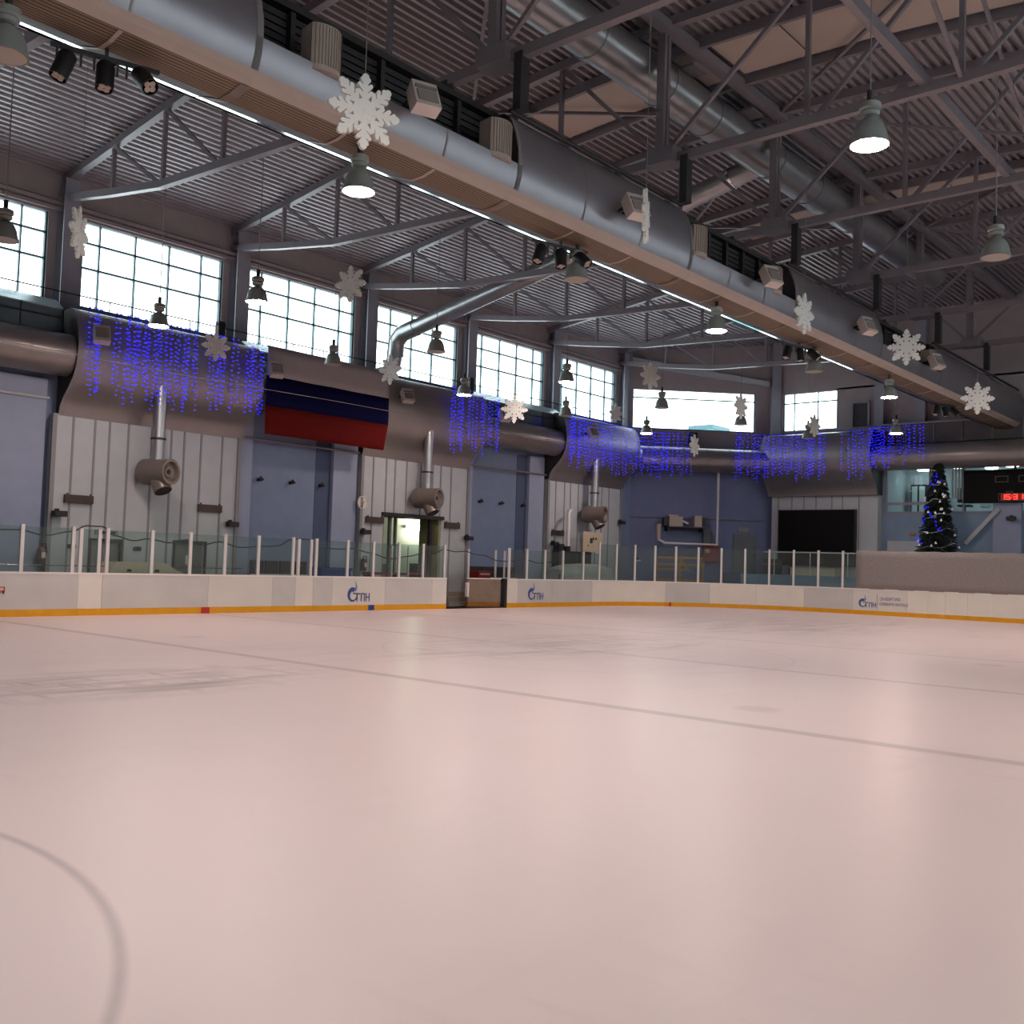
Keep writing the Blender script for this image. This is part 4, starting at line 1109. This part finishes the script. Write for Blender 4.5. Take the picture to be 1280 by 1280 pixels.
t = thing('vent_pipe', 'white bent pipe left of the notice board', 'pipe', (22.1,17.6,2.9))
a = MB(); a.tube([(22.05,17.4,2.85),(22.05,17.4,4.45),(22.15,17.45,4.62),(22.5,17.6,4.66)], .09, 12); a.build('pipe', m_post, t, smooth=True)
t = thing('equipment_pile', 'dark equipment rack behind the notice board', 'equipment', (22.6,17.7,0))
a = MB(); a.box((21.5,17.5,0),(24.2,17.95,2.6)); a.build('rack', m_seat, t)
for x, z, s_ in ((21.7,2.6,.35),(22.2,2.6,.25)):
    a = MB(); a.box((x-.2,17.5,z),(x+.2,17.9,z+s_)); a.build('bundle', m_dark, t)
a = MB(); a.box((23.0,17.0,0),(23.0,17.0,0));
t = thing('wall_lamp', 'small pale lamp glowing low on the angled corner wall', 'lamp', ch(.9,-.1,2.3))
a = MB(); chbox(a,.75,1.15,-.12,0,2.25,2.33); a.build('shade', m_post, t)
a = MB(); chbox(a,.85,1.05,-.05,0,2.33,2.45); a.build('bracket', m_dark, t)
# dark pipe/line on corner wall, PA boxes, pipe frame
a = MB(); a.tube([ch(.1,-.05,4.75),ch(LCH-.6,-.05,4.75)], .03, 6); tag(a.build('wall_pipe', m_steel), 'thin dark pipe across the angled blue corner wall', 'pipe', 'thin wall pipes')
t = thing('pipe_frame', 'white pipe bracket framing the boxes on the corner wall', 'pipe', ch(3,-.8,3.3))
a = MB(); a.tube([ch(1.95,-.9,4.35),ch(1.95,-.9,3.5),ch(2.3,-.9,3.3),ch(5.3,-.75,3.3),ch(5.3,-.75,7.4)], .075, 10); a.build('pipe', m_post, t, smooth=True)
a = MB(); a.tube([ch(1.95,-.9,4.35),ch(1.95,-.9,3.5)], .14, 10); a.build('wide_end', m_trim, t, smooth=True)
t = thing('wall_shelf', 'dark shelf bracket on the corner wall under two pale boxes', 'shelf', ch(3.3,-.6,4.2))
a = MB(); chbox(a,2.45,4.6,-.9,0,4.18,4.25); a.build('shelf', m_ductend, t)
a = MB(); chbox(a,2.5,2.58,-.85,0,4.0,4.2); chbox(a,4.45,4.53,-.85,0,4.0,4.2); a.build('bracket', m_dark, t)
for u, wd, lb, tl in ((2.95,.75,'left pale projector box on the corner wall shelf',1),(4.2,.42,'right pale projector box on the corner wall shelf',0)):
    p = ch(u,-.5,4.25); t = thing('projector', lb, 'projector', p, 0, 'pale boxes on the shelf')
    a = MB(); chbox(a,u-wd/2,u+wd/2,-.8,-.2,4.25,4.8 if tl else 4.88); a.build('housing', m_trim, t)
    a = MB(); chbox(a,u-wd/2-.3 if tl else u+wd/2,u-wd/2 if tl else u+wd/2+.25,-.7,-.25,4.3,4.7 if tl else 4.8); a.build('grille', m_black, t)
    if tl:
        a = MB(); chbox(a,u-.45,u+.1,-.85,-.3,4.8,4.9); a.build('visor', m_trim, t)
        a = MB(); a.tube([ch(u+.3,-.7,4.6),ch(u+.7,-.75,4.42)], .05, 8); a.build('arm', m_post, t)
t = thing('switch_cabinet', 'dark grey switch cabinet below the right pale box', 'cabinet', ch(4.9,-.2,3.5))
a = MB(); chbox(a,4.65,5.15,-.3,0,3.35,4.1); a.build('body', mat('dark_grey_cab','#55555c',.5), t)
a = MB(); chbox(a,4.69,5.11,-.32,-.3,3.4,4.05); a.build('door', bpy.data.materials['dark_grey_cab'], t)
t = thing('fire_point', 'dark red fire point cabinet on the corner wall', 'cabinet', ch(5.0,-.6,2.5))
a = MB(); chbox(a,4.62,5.5,-.55,-.2,2.35,3.25); a.build('cabinet', m_red, t)
a = MB(); chbox(a,4.7,4.95,-.57,-.55,2.85,3.05); a.build('label_plate', m_paper, t)
t = thing('yellow_cart', 'yellow tubular frame cart behind the corner glass', 'cart', (28.0,14.6,0))
def cp(u, d, z): return (27.1+u*s2*1.0+d*s2, 15.4-u*s2+d*s2, z)
for u in (0, 1.25, 2.5):
    a = MB(); a.bar(cp(u,0,.2),cp(u,0,2.5 if u < 2 else 2.35), .09, .09); a.build('post', m_yell, t)
for z in (1.3, 2.12, 2.48, 1.85):
    a = MB(); a.bar(cp(0,0,z),cp(2.5 if z != 1.85 else 1.6,0,z), .07, .09); a.build('rail', m_yell, t)
a = MB(); a.bar(cp(1.25,0,2.45),cp(1.75,0,1.75), .07, .09); a.build('brace', m_yell, t)
a = MB(); a.box((cp(.2,0,0)[0],cp(2.3,0,0)[1],.3),(cp(2.3,0,0)[0],cp(.2,0,0)[1],.4)); a.build('deck', m_yell, t)
for u in (.2, 2.3):
    a = MB(); a.lathe([(0,-.05),(.14,-.05),(.14,.05),(0,.05)], cp(u,0,.14), (s2,s2,0), 14); a.build('wheel', m_black, t)
t = bpy.data.objects.new('door_5', None); COL.objects.link(t); t.location = ch(6.9,-.1,1.75); tag(t,'dark grey door on the angled corner wall','door',kind='structure')
a = MB(); chbox(a,6.45,7.75,-.1,0,1.75,3.95); a.build('door_leaf', mat('slate_door','#5a6068',.5), t)
a = MB(); chbox(a,6.7,7.3,-.1,0,4.1,4.35); a.build('door_sign', m_seam, t)
a = MB(); chbox(a,7.6,7.66,-.16,-.1,2.75,2.9); a.build('door_handle', m_dark, t)
# raised platform with light blue front
a = MB(); pf = [(30.95,12.55),(31.6,11.9),(31.6,-19.5),(35.2,-19.5),(35.2,12.7),(33.1,14.75)]
a.prism(pf, 2, -.03, 1.75); struct('floor_platform', a, m_plat, 'raised platform with light blue front behind the end boards')

# black screen on end wall
a = MB(); a.box((34.55,6.6,1.75),(EXW,12.6,6.15)); struct('wall_end_cladding', a, m_panel, 'grey cladding bay on the end wall')
a = MB()
for y in (7.6,8.5,9.1,10.0,10.7,11.4,12.2): a.box((34.53,y-.025,1.75),(34.56,y+.025,6.1))
struct('wall_end_seams', a, m_seam, 'vertical seams of the end wall cladding')
t = thing('video_screen', 'large black video screen on the end wall', 'screen', (34.3,9.8,1.9))
a = MB(); a.box((34.25,7.72,2.3),(34.5,12.0,5.3)); a.build('panel', m_screen, t)
a = MB(); a.box((34.22,7.68,2.3),(34.5,7.72,5.34)); a.box((34.22,12.0,2.3),(34.5,12.04,5.34)); a.box((34.22,7.68,5.3),(34.5,12.04,5.34)); a.build('frame', m_black, t)
for y in (8.4, 11.3):
    a = MB(); a.box((34.3,y-.1,1.75),(34.5,y+.1,2.3)); a.build('stand', m_black, t)
t = thing('stage_box', 'low pale box below the black screen', 'box', (33.6,9.4,1.75))
a = MB(); a.box((33.2,8.3,1.76),(34.0,10.8,2.15)); a.build('body', m_beige, t)
a = MB(); a.box((33.15,8.25,2.15),(34.05,10.85,2.2)); a.build('lid', m_trim, t)
t = thing('equipment_case', 'black case left of the black screen', 'case', (33.6,12.1,1.75))
a = MB(); a.box((33.3,11.6,1.76),(33.9,12.5,2.6)); a.build('body', m_black, t)
a = MB(); a.box((33.28,11.6,2.3),(33.3,12.5,2.34)); a.build('latch_strip', m_steel, t)
t = thing('handrail', 'horizontal pale handrail in front of the black screen', 'railing', (31.7,9.0,1.75))
a = MB(); a.tube([(31.7,6.5,2.95),(31.7,11.6,2.95)], .03, 8); a.build('rail', m_post, t)
for y in (7,9,11):
    a = MB(); a.tube([(31.7,y,1.75),(31.7,y,2.95)], .025, 8); a.build('post', m_post, t)

# gallery room with glass, scoreboard
a = MB(); a.box((38.6,-9,5.1),(38.7,6.6,7.8)); a.box((EXW+.3,6.5,5.1),(38.6,6.6,7.8)); a.box((EXW+.3,-9,7.75),(38.6,6.6,7.85)); a.box((EXW+.3,-9,5.05),(38.6,6.6,5.15)); a.box((EXW+.3,-9.1,5.1),(38.7,-9,7.8))
struct('wall_gallery', a, m_room, 'pale walls of the lit glazed gallery room')
t = bpy.data.objects.new('window_11', None); COL.objects.link(t); t.location = (EXW,3,5.15); tag(t,'glazed gallery front above the tree','window',kind='structure')
a = MB()
for y in (6.4,4.15,2.5,.1,-2.5,-5): a.box((EXW-.03,y-.05,5.15),(EXW+.08,y+.05,7.7))
a.box((EXW-.04,-8,5.15),(EXW+.08,6.45,5.25)); a.box((EXW-.04,-8,7.6),(EXW+.08,6.45,7.7)); a.box((EXW-.08,4.1,5.6),(EXW+.08,6.45,5.75)); a.build('window_frame', m_col, t)
a = MB(); a.add([(EXW+.05,-8,5.2),(EXW+.05,6.45,5.2),(EXW+.05,6.45,7.65),(EXW+.05,-8,7.65)],[(0,1,2,3)]); a.build('window_pane', m_wglass, t)
for y, x, lb in ((3.3,36.8,'round ceiling lamp inside the gallery, left, behind the tree top'),(.7,37.0,'round ceiling lamp inside the gallery, over the scoreboard'),(1.9,37.8,'round ceiling lamp inside the gallery, deeper in the room'),(5.3,37.6,'round ceiling lamp inside the gallery, left end')):
    t = thing('ceiling_lamp', lb, 'lamp', (x,y,7.6), 0, 'gallery ceiling lamps')
    a = MB(); a.lathe([(0,0),(.3,0),(.32,.06),(.3,.1)], (x,y,7.6), n=18); a.build('diffuser', m_disc, t)
    a = MB(); a.lathe([(.33,.1),(.33,.15),(0,.15)], (x,y,7.6), n=18); a.build('rim', m_post, t)
t = thing('wardrobe', 'dark blue cupboard inside the gallery', 'cupboard', (38.0,4.9,5.15))
a = MB(); a.box((37.8,4.35,5.15),(38.4,5.1,6.5)); a.build('body', mat('navy','#2b3450',.5), t)
a = MB(); a.box((37.78,4.4,5.2),(37.8,4.7,6.45)); a.box((37.78,4.74,5.2),(37.8,5.05,6.45)); a.build('door', bpy.data.materials['navy'], t)
t = thing('shelf_unit', 'bright glazed shelf unit inside the gallery', 'shelf', (38.2,5.7,5.15))
a = MB(); a.box((38.0,5.3,5.15),(38.5,6.1,6.9)); a.build('body', m_dark, t)
for y in (5.34, 5.74):
    a = MB(); a.box((37.98,y,5.3),(38.0,y+.3,6.8)); a.build('pane', mat('pane_pale','#c9dedb',.2) if y < 5.5 else bpy.data.materials['pane_pale'], t)
t = thing('office_chair', 'dark chair back seen inside the gallery right of the tree', 'chair', (36.3,2.8,5.15))
a = MB(); a.box((36.2,2.5,5.75),(36.3,3.1,6.5)); a.build('backrest', m_seat, t)
a = MB(); a.box((36.2,2.5,5.55),(36.8,3.1,5.65)); a.build('seat', m_seat, t)
a = MB(); a.tube([(36.5,2.8,5.15),(36.5,2.8,5.55)], .04, 8); a.build('pedestal', m_dark, t)
t = thing('curtain_strips', 'white vertical blinds inside the gallery behind the tree', 'blinds', (36.0,3.0,5.2))
for k in range(5):
    y = 3.25-.16*k
    a = MB(); a.box((35.9,y-.05,5.9),(35.93,y+.05,7.6)); a.build('slat', m_post, t)

t = thing('scoreboard', 'black scoreboard with red clock digits at the right edge', 'scoreboard', (34.9,0,5.62))
a = MB(); a.box((34.7,-4.5,5.62),(35.1,2.35,7.25)); a.build('cabinet', m_screen, t)
def outline(y0, y1, z0, z1, w_=.03):
    a = MB(); x = 34.69
    for (ya, yb, za, zb) in ((y0,y1,z0,z0+w_),(y0,y1,z1-w_,z1),(y0,y0-w_,z0,z1),(y1+w_,y1,z0,z1)): a.box((x,ya,za),(x+.02,yb,zb))
    return a
outline(.88,.28,6.62,6.93).build('score_window', mat('outline_grey','#5c585c',.5), t)
outline(-.18,-.8,6.62,6.93).build('score_window', bpy.data.materials['outline_grey'], t)
outline(.72,-1.0,5.70,6.08,.02).build('time_window', bpy.data.materials['outline_grey'], t)
a = MB(); a.box((34.685,-.9,5.74),(34.7,.62,6.05)); a.build('time_display', m_digitbg, t)
SEG = {'1':'bc','5':'afgcd','3':'abgcd'}
def digit(ch_, yc, z0, w_=.20, h=.25):
    a = MB(); th = .04; yl, yr = yc+w_/2, yc-w_/2; zm, zt = z0+h/2, z0+h
    S = {'a':(yl,yr,zt-th,zt),'d':(yl,yr,z0,z0+th),'g':(yl,yr,zm-th/2,zm+th/2),'f':(yl,yl-th,zm,zt),'e':(yl,yl-th,z0,zm),'b':(yr+th,yr,zm,zt),'c':(yr+th,yr,z0,zm)}
    for k in SEG[ch_]: ya, yb, za, zb = S[k]; a.box((34.672,ya,za),(34.686,yb,zb))
    a.build('digit', m_digit, t)
digit('1', .50, 5.77, .16); digit('5', .28, 5.77, .19); digit('3', -.05, 5.77, .19); digit('1', -.32, 5.77, .16)
a = MB(); a.box((34.672,.135,5.83),(34.686,.10,5.87)); a.box((34.672,.135,5.94),(34.686,.10,5.98)); a.build('colon', m_digit, t)
text('caption', 'ВРЕМЯ', bpy.data.materials['outline_grey'], .10, (34.68,.22,6.14), (PI/2,0,-PI/2), t)
# blue lower end wall items
a = MB(); a.box((35.0,.45,1.75),(EXW+.02,1.05,5.6)); struct('wall_end_pilaster', a, m_blue2, 'light blue pilaster under the scoreboard')
a = MB(); a.box((34.95,-.25,1.75),(EXW+.02,.45,5.6)); struct('wall_end_pilaster', a, m_blue2, 'light blue pilaster at the right edge')
a = MB(); a.bar((34.9,2.3,3.6),(34.9,.75,5.35), .12, .2); tag(a.build('stair_stringer', m_panel), 'pale diagonal beam under the scoreboard', 'beam')
a = MB(); a.box((34.9,4.6,1.75),(EXW,6.2,3.7)); tag(a.build('service_hatch', m_panel), 'pale lower panel on the blue wall left of the tree', 'panel')
t = thing('wall_sign', 'tiny orange sign on the blue wall left of the tree', 'sign', (35.1,5.0,4.0))
a = MB(); a.box((35.12,4.85,4.02),(35.2,5.15,4.14)); a.build('plate', mat('orange','#b3703a',.5), t)
t = thing('paper_bag', 'light blue bundle below the scoreboard', 'bundle', (34.9,1.35,5.35))
a = MB(); a.lathe([(0,0),(.2,.03),(.26,.1),(.16,.22),(0,.25)], (34.85,1.35,5.36), n=14); a.build('bundle', mat('sky_bundle','#a8c8d4',.6), t, smooth=True)

# ------------------------------------------------------------------ Christmas tree
TXp, TYp, TZ0, TZ1 = 33.2, 3.1, 1.75, 7.5
t = thing('christmas_tree', 'tall dark green Christmas tree behind the grey screen', 'tree', (TXp,TYp,TZ0))
rnd = random.Random(11)
a = MB(); a.tube([(TXp,TYp,TZ0),(TXp,TYp,TZ1-.2)], [.1,.03], 8); a.build('trunk', m_trunk, t)
a = MB()
def trad(z): q = (TZ1-z)/(TZ1-TZ0); return .16+1.0*q**.85
z = TZ0+.25
while z < TZ1-.05:
    R_ = trad(z); n = int(10+R_*14)
    for k in range(n):
        th = rnd.uniform(0,2*PI); rr = R_*rnd.uniform(.8,1.08)
        tip = Vector((TXp+rr*math.cos(th), TYp+rr*math.sin(th), z-.18*rr+rnd.uniform(-.06,.06)))
        root = Vector((TXp,TYp,z+.12))
        d = (tip-root); ln = d.length; d.normalize(); sd = d.cross(Vector((0,0,1))).normalized(); up = sd.cross(d)
        for j in range(7):
            q = .35+.65*j/6; c = root+d*ln*q; w_ = .17*(1.15-q*.6)
            for sg in (-1, 1):
                e = c+d*.12+sd*sg*w_+up*rnd.uniform(-.09,.05)
                a.add([c-up*.02, c+up*.03, e], [(0,1,2)]); a.add([c+d*.04, c-d*.04, e], [(0,1,2)])
            e = c+d*.1-Vector((0,0,rnd.uniform(.08,.16))); a.add([c-sd*.03, c+sd*.03, e], [(0,1,2)])
    z += .15
a.build('foliage', m_tree, t)
a = MB(); pts = []
for i in range(160):
    q = i/159; z = TZ0+.4+(TZ1-TZ0-.7)*q; th = q*2*PI*6.5; R_ = trad(z)*1.0
    pts.append((TXp+R_*math.cos(th), TYp+R_*math.sin(th), z+.07*math.sin(i*1.1)))
a.tube(pts, .028, 5); a.build('tinsel_garland', m_tinsel, t)
for (dy, z) in ((-.1,6.6),(.05,6.9),(.35,5.2),(.15,4.9),(.45,4.55),(-.15,4.5),(-.3,4.2),(.9,3.75),(.65,3.45),(.1,6.4)):
    a = MB(); R_ = trad(z)
    for k in range(4):
        y = TYp+dy+rnd.uniform(-.14,.14); zz = z+rnd.uniform(-.14,.14); x = TXp-math.sqrt(max(.01,R_*R_-(y-TYp)**2))-.03
        bead(a, (x,y,zz), (0,1,0), .07, .05)
    a.build('fairy_lights', m_led, t)
for i in range(24):
    z = rnd.uniform(TZ0+.9,TZ1-.8); th = rnd.uniform(PI*.55,PI*1.55); R_ = trad(z)+.06
    p = (TXp+R_*math.cos(th), TYp+R_*math.sin(th), z)
    a = MB(); a.lathe([(0,.0),(.06,.0),(.05,.05),(.03,.10),(0,.12)], p, n=10)
    o = a.build('bell_ornament', m_bell, smooth=True)
    o['label'] = 'small white bell ornament hanging on the Christmas tree'; o['category'] = 'ornament'; o['group'] = 'white bells on the Christmas tree'

# ------------------------------------------------------------------ dasher boards
HB = 1.24
edges = [(-14,-10.6,m_gray_b,'grey board panel outside the picture, far left'),(-10.6,-6.9,m_gray_b,'grey board panel with red lettering just outside the left edge'),
 (-6.9,-4.23,m_gray_b,'grey board panel at the left edge with a red letter'),(-4.23,-3.5,m_cream_b,'narrow pale gate panel under the left glass gate'),(-3.5,.06,m_gray_b,'long grey board panel ending at the red mark'),
 (.06,2.54,m_white,'whitish board panel right of the red mark'),(2.54,3.5,m_gray_b,'short grey board panel left of the second narrow gate'),(3.5,4.27,m_cream_b,'narrow pale gate panel right of the red mark'),
 (4.27,5.13,m_gray_b,'short grey board panel right of the second narrow gate'),(5.13,7.67,m_white,'board panel with the bigger blue flame logo'),(7.67,10.17,m_gray_b,'grey board panel right of the bigger logo'),
 (10.17,10.99,m_white,'short board panel ending at the open gate'),(14.72,15.42,m_cream_b,'short pale board panel just right of the open gate'),(15.42,17.83,m_gray_b,'board panel with the smaller blue flame logo, right of the gate'),
 (17.83,20.9,m_gray_b,'grey board panel right of the smaller flame logo'),(20.9,25.85,m_cream_b,'long cream curved board panel in the corner'),(25.85,28.2,m_gray_b,'grey curved board panel in the corner'),
 (28.2,30.51,m_cream_b,'cream curved board panel right of the grey corner one'),(30.51,32.87,m_cream_b,'second cream board panel in the corner curve'),(32.87,35.31,m_gray_b,'grey end board panel left of the lettering'),
 (35.31,37.89,m_white,'end board panel with a small logo and two lines of lettering'),(37.89,38.83,m_cream_b,'first cream end panel right of the lettering'),(38.83,39.61,m_cream_b,'narrow cream end gate panel'),
 (39.61,40.55,m_cream_b,'cream end panel right of the narrow gate'),(40.55,41.65,m_cream_b,'second cream end panel right of the narrow gate'),(41.65,46,m_cream_b,'last cream end panel, cut by the right edge')]
panels = {}
for s0, s1, mm, lb in edges:
    pc, _ = path((s0+s1)/2)
    t = thing('dasher_board', lb, 'rink board', (pc.x,pc.y,0), 0, 'rink dasher boards')
    run(MB(), s0+.004, s1-.004, .2, HB-.05, 0, .1).build('facing', mm, t)
    run(MB(), s0+.004, s1-.004, 0, .2, -.012, .1).build('kick_plate', m_yellow, t)
    run(MB(), s0, s1, HB-.05, HB, -.02, .14).build('cap_rail', m_cap, t)
    panels[s0] = t
a = MB(); a.box((-.17,14.975,0.005),(.13,14.99,.2)); a.build('centre_line_mark', m_redmark, panels[-3.5])
a = MB(); a.box((6.86,14.975,0.005),(7.14,14.99,.2)); a.build('zone_line_mark', m_bluemark, panels[5.13])
p_, n_ = path(26.1, -.02); a = MB(); a.box((p_.x-.04,p_.y-.04,.005),(p_.x+.04,p_.y+.04,.2)); a.build('goal_line_mark', m_redmark, panels[25.85])

def logo(root, f, h):
    """flame shaped letter followed by three capitals; f maps (right, up) to world points"""
    def flat(nm, poly, mm):
        a = MB(); P = [f(u, v, .0) for u, v in poly]; Q = [f(u, v, .006) for u, v in poly]; n = len(poly)
        a.add(P+Q, [tuple(range(n)), tuple(range(2*n-1,n-1,-1))]+[(i,(i+1)%n,n+(i+1)%n,n+i) for i in range(n)])
        a.build(nm, mm, root)
    # crescent body
    out = []; inn = []
    for k in range(25):
        th = math.radians(62+ (395-62)*k/24 - 0)
        q = k/24
        out.append((.30+.30*math.cos(th), .32+.33*math.sin(th)))
        wq = .17*(1-q)**1.2+.035
        inn.append((.30+(.30-wq)*math.cos(th)+.02*(1-q), .32+(.33-wq)*math.sin(th)-.02*(1-q)))
    for k in range(24): 
        if k/24 < .9: flat('logo_letter', [(u*h,v*h) for u, v in (out[k],out[k+1],inn[k+1],inn[k])], m_logo)
    flat('logo_flame', [(u*h,v*h) for u, v in ((.36,.52),(.45,.60),(.47,.72),(.43,.95),(.50,.82),(.56,.68),(.55,.56),(.48,.46))], m_logol)
    def bar_(u0, v0, u1, v1): flat('logo_letter', [(u0*h,v0*h),(u1*h,v0*h),(u1*h,v1*h),(u0*h,v1*h)], m_logo)
    bar_(.33,.34,.52,.39)
    b0, b1 = .0, .38
    bar_(.55,b0,.60,b1); bar_(.55,b1-.05,.76,b1)                       # Г
    bar_(.80,b0,.85,b1); bar_(.80,b1-.05,1.04,b1); bar_(.99,b0,1.04,b1)   # П
    bar_(1.09,b0,1.14,b1); bar_(1.28,b0,1.33,b1); bar_(1.14,.17,1.28,.22)  # Н
logo(panels[5.13], lambda u, v, d: (5.84+u, 14.992-d, .33+v), .80)
logo(panels[15.42], lambda u, v, d: (16.12+u, 14.992-d, .33+v), .80)
def fend(u, v, d): return (29.592-d, 7-(35.6-AX-AR*PI/2)-u, .36+v)
logo(panels[35.31], fend, .62)
yE = lambda s: 7-(s-AX-AR*PI/2)
a = MB(); a.box((29.585,yE(36.48)-.01,.3),(29.592,yE(36.48)+.01,.98)); a.build('divider_line', m_seam, panels[35.31])
m_txt = mat('text_grey_blue','#6a6690',.5,0,0)
def txt_end(body, s, z, size):
    o = text('lettering', body, m_txt, size, (29.588,yE(s),z), (PI/2,0,-PI/2), panels[35.31], 1.0, 'LEFT')
txt_end('ЭНЕРГИЯ', 36.6, .77, .21); txt_end('СЕВЕРО-ЗАПАД', 36.6, .54, .17)
o = text('red_letter', 'Я', m_redmark, .30, (-6.36,14.988,.70), (PI/2,0,0), panels[-6.9], 1.1)

# open gate leaf
t = thing('gate_leaf', 'back of the open rink gate, hanging ajar, shade painted in as brown', 'gate', (14.55,15.25,0))
a = MB(); a.prism([(14.5,15.2),(14.5,15.3),(12.85,15.65),(12.85,15.55)], 2, .24, 1.2); a.build('panel', m_gate_shade, t)
a = MB(); a.prism([(14.5,15.19),(14.5,15.3),(12.85,15.66),(12.85,15.54)], 2, .04, .24); a.build('kick_plate', m_kick_shade, t)
a = MB(); a.prism([(14.52,15.18),(14.52,15.31),(12.83,15.67),(12.83,15.53)], 2, 1.2, 1.24); a.build('cap_rail', m_cap, t)
a = MB(); a.box((12.74,15.5,.45),(12.86,15.62,1.05)); a.build('latch_plate', m_cap, t)
a = MB(); a.box((14.56,15.0,0),(14.7,15.2,1.24)); tag(a.build('gate_post', m_dark), 'dark hinge post at the right of the open gate', 'post')
a = MB(); a.box((11.0,15.0,.0),(14.6,15.12,.03)); tag(a.build('gate_sill', m_dark), 'dark sill on the ice edge in the open gate', 'sill')

# stanchions and glass
st = [-8.4,-5.86,-4.41,-4.18,-3.62,-3.37,-1.93,-.61,.66,1.96,3.39,3.63,4.17,4.4,5.83,7.08,8.39,9.67,10.88,14.87,16.06,17.33,18.65,20.22,21.51,22.8,24.03,25.24,26.41,27.6,28.77,29.95,31.13,32.32,33.53,34.76]
n = 0
for i, s in enumerate(st):
    z1 = 2.56 if s < 21 else (2.56+.5*min(1,(s-21)/.5) if s < 22 else 3.02)
    p, nn = path(s, .07)
    ang = math.atan2(-nn.x, nn.y)
    gate = s in (-4.18,-3.62,3.63,4.17)
    a = MB(); a.box((-.05,-.04,HB),(.05,.04,z1-(.05 if gate else 0))); a.xf(Matrix.Translation(p) @ Matrix.Rotation(ang,4,'Z'))
    o = a.build('stanchion', m_post)
    if i == 0: tag(o, 'white glass post just outside the left edge', 'post', 'glass posts on the boards')
    else:
        n += 1
        tag(o, ('white gate' if gate else ('tall white' if z1 > 2.8 else 'white'))+' glass post on the boards, %s from the left edge' % ORD[n-1], 'post', 'glass posts on the boards')
pane = 0
for s0, s1 in zip(st[1:], st[2:]+[35.45]):
    if s0 == 10.88 or (s1-s0) < .35: continue
    z1 = 2.5 if s0 < 21 else 2.96
    o = run(MB(), s0+.05, s1-.05, HB, z1, .065, .077).build('glass_pane', m_glass)
    pane += 1
    tag(o, ('clear tall' if z1 > 2.6 else 'clear')+' rink glass pane above the boards, %s from the left edge' % ORD[pane-1], 'glass pane', 'rink glass panes')
o = run(MB(), -8.35, -5.91, HB, 2.5, .065, .077).build('glass_pane', m_glass); tag(o, 'clear rink glass pane cut by the left edge', 'glass pane', 'rink glass panes')
# low white handrail inside the far left, posts of the players bench glass behind the gate
for k, x in enumerate((9.05, 9.95, 13.5, 15.25, 15.85)):
    a = MB(); a.box((x-.035,16.15,0),(x+.035,16.22,2.45)); tag(a.build('bench_glass_post', m_post), 'thin pale post behind the boards near the gate, %s from left' % ORD[k], 'post', 'thin posts behind the boards')
a = MB(); a.tube([(-8,15.9,1.42),(-5.9,15.9,1.42)], .03, 8); tag(a.build('handrail', m_post), 'short white handrail behind the glass at the left edge', 'railing')
a = MB(); a.tube([(-5.9,16.6,1.4),(2.4,16.6,1.42)], .015, 6); tag(a.build('handrail', m_wire), 'thin rail behind the glass at left', 'railing')
# dark cable strung along the top of the glass
pts = []; s = -12.0
cz = [(-12,2.3),(-6.6,2.38),(-5.9,2.40),(-5.2,2.27),(-4.4,2.42),(-4.0,2.6),(-3.5,2.6),(-3.1,2.35),(-2.5,2.22),(-2.0,2.3),(-1.3,2.2),(-.7,2.32),(-.1,2.18),(.5,2.3),(1.3,2.14),(2.1,2.2),(2.8,2.24),(3.4,2.5),(4.1,2.52),(4.6,2.25),(5.4,2.22),(6.2,2.25),(7.0,2.12),(8.0,1.92),(9,2.05),(9.8,2.2),(10.4,2.18),(10.9,2.38),(11.6,2.3),(12.2,2.34),(12.8,2.22),(13.3,2.2),(14.2,2.0),(15,1.98),(16,2.1),(17,1.95),(18.4,2.05)]
for (s0, z0), (s1, z1) in zip(cz, cz[1:]):
    for k in range(4):
        q = k/4; q2 = q*q*(3-2*q); pts.append((s0+(s1-s0)*q, 15.16, z0+(z1-z0)*q2))
a = MB(); a.tube(pts, .022, 6); tag(a.build('cable', m_cable), 'dark wavy cable strung along the top of the rink glass', 'cable')
# grey felt screen over the end glass
t = thing('felt_screen', 'wide grey felt screen hung above the end boards', 'screen', (29.7,2,HB))
a = MB(); y0, y1 = yE(35.45), -9.0; k = 40
rows = []
for j in range(7):
    z = HB-.02+(3.02-HB+.04)*j/6
    rows.append([(29.63+.012*math.sin(i*1.7+j), y0+(y1-y0)*i/k, z+(.015*math.sin(i*2.1) if j == 6 else 0)) for i in range(k+1)])
a.sheet(rows); o = a.build('felt', m_felt, t, smooth=True); md = o.modifiers.new('thick','SOLIDIFY'); md.thickness = .05
a = MB(); a.bar((29.66,y0,3.0),(29.66,y1,3.0), .03, .03); a.build('top_batten', m_trim, t)
for y in (4.5, 1.5, -1.5, -4.5):
    a = MB(); a.box((29.7,y-.04,HB),(29.78,y+.04,2.95)); a.build('support_post', m_post, t)

# roof block of a building outside
t = thing('outside_building', 'teal roof block of a building seen through the corner window', 'building', (69.5,36.7,0))
a = MB(); a.box((68,35.5,-1),(71,37.8,15.45)); a.build('wall', m_brick, t)
a = MB(); a.box((67.8,35.3,15.45),(71.2,38.0,15.85)); a.build('roof', m_frame, t)

# ------------------------------------------------------------------ render settings that the scene owns
vs = sc.view_settings
vs.view_transform = 'Standard'; vs.look = 'None'; vs.gamma = 1; vs.use_curve_mapping = False
vs.exposure = 0.0
try:
    sc.cycles.use_denoising = True
    sc.cycles.sample_clamp_indirect = 4.0
    sc.cycles.max_bounces = 8
    sc.cycles.transparent_max_bounces = 24
    sc.cycles.caustics_reflective = False
    sc.cycles.caustics_refractive = False
except Exception: pass
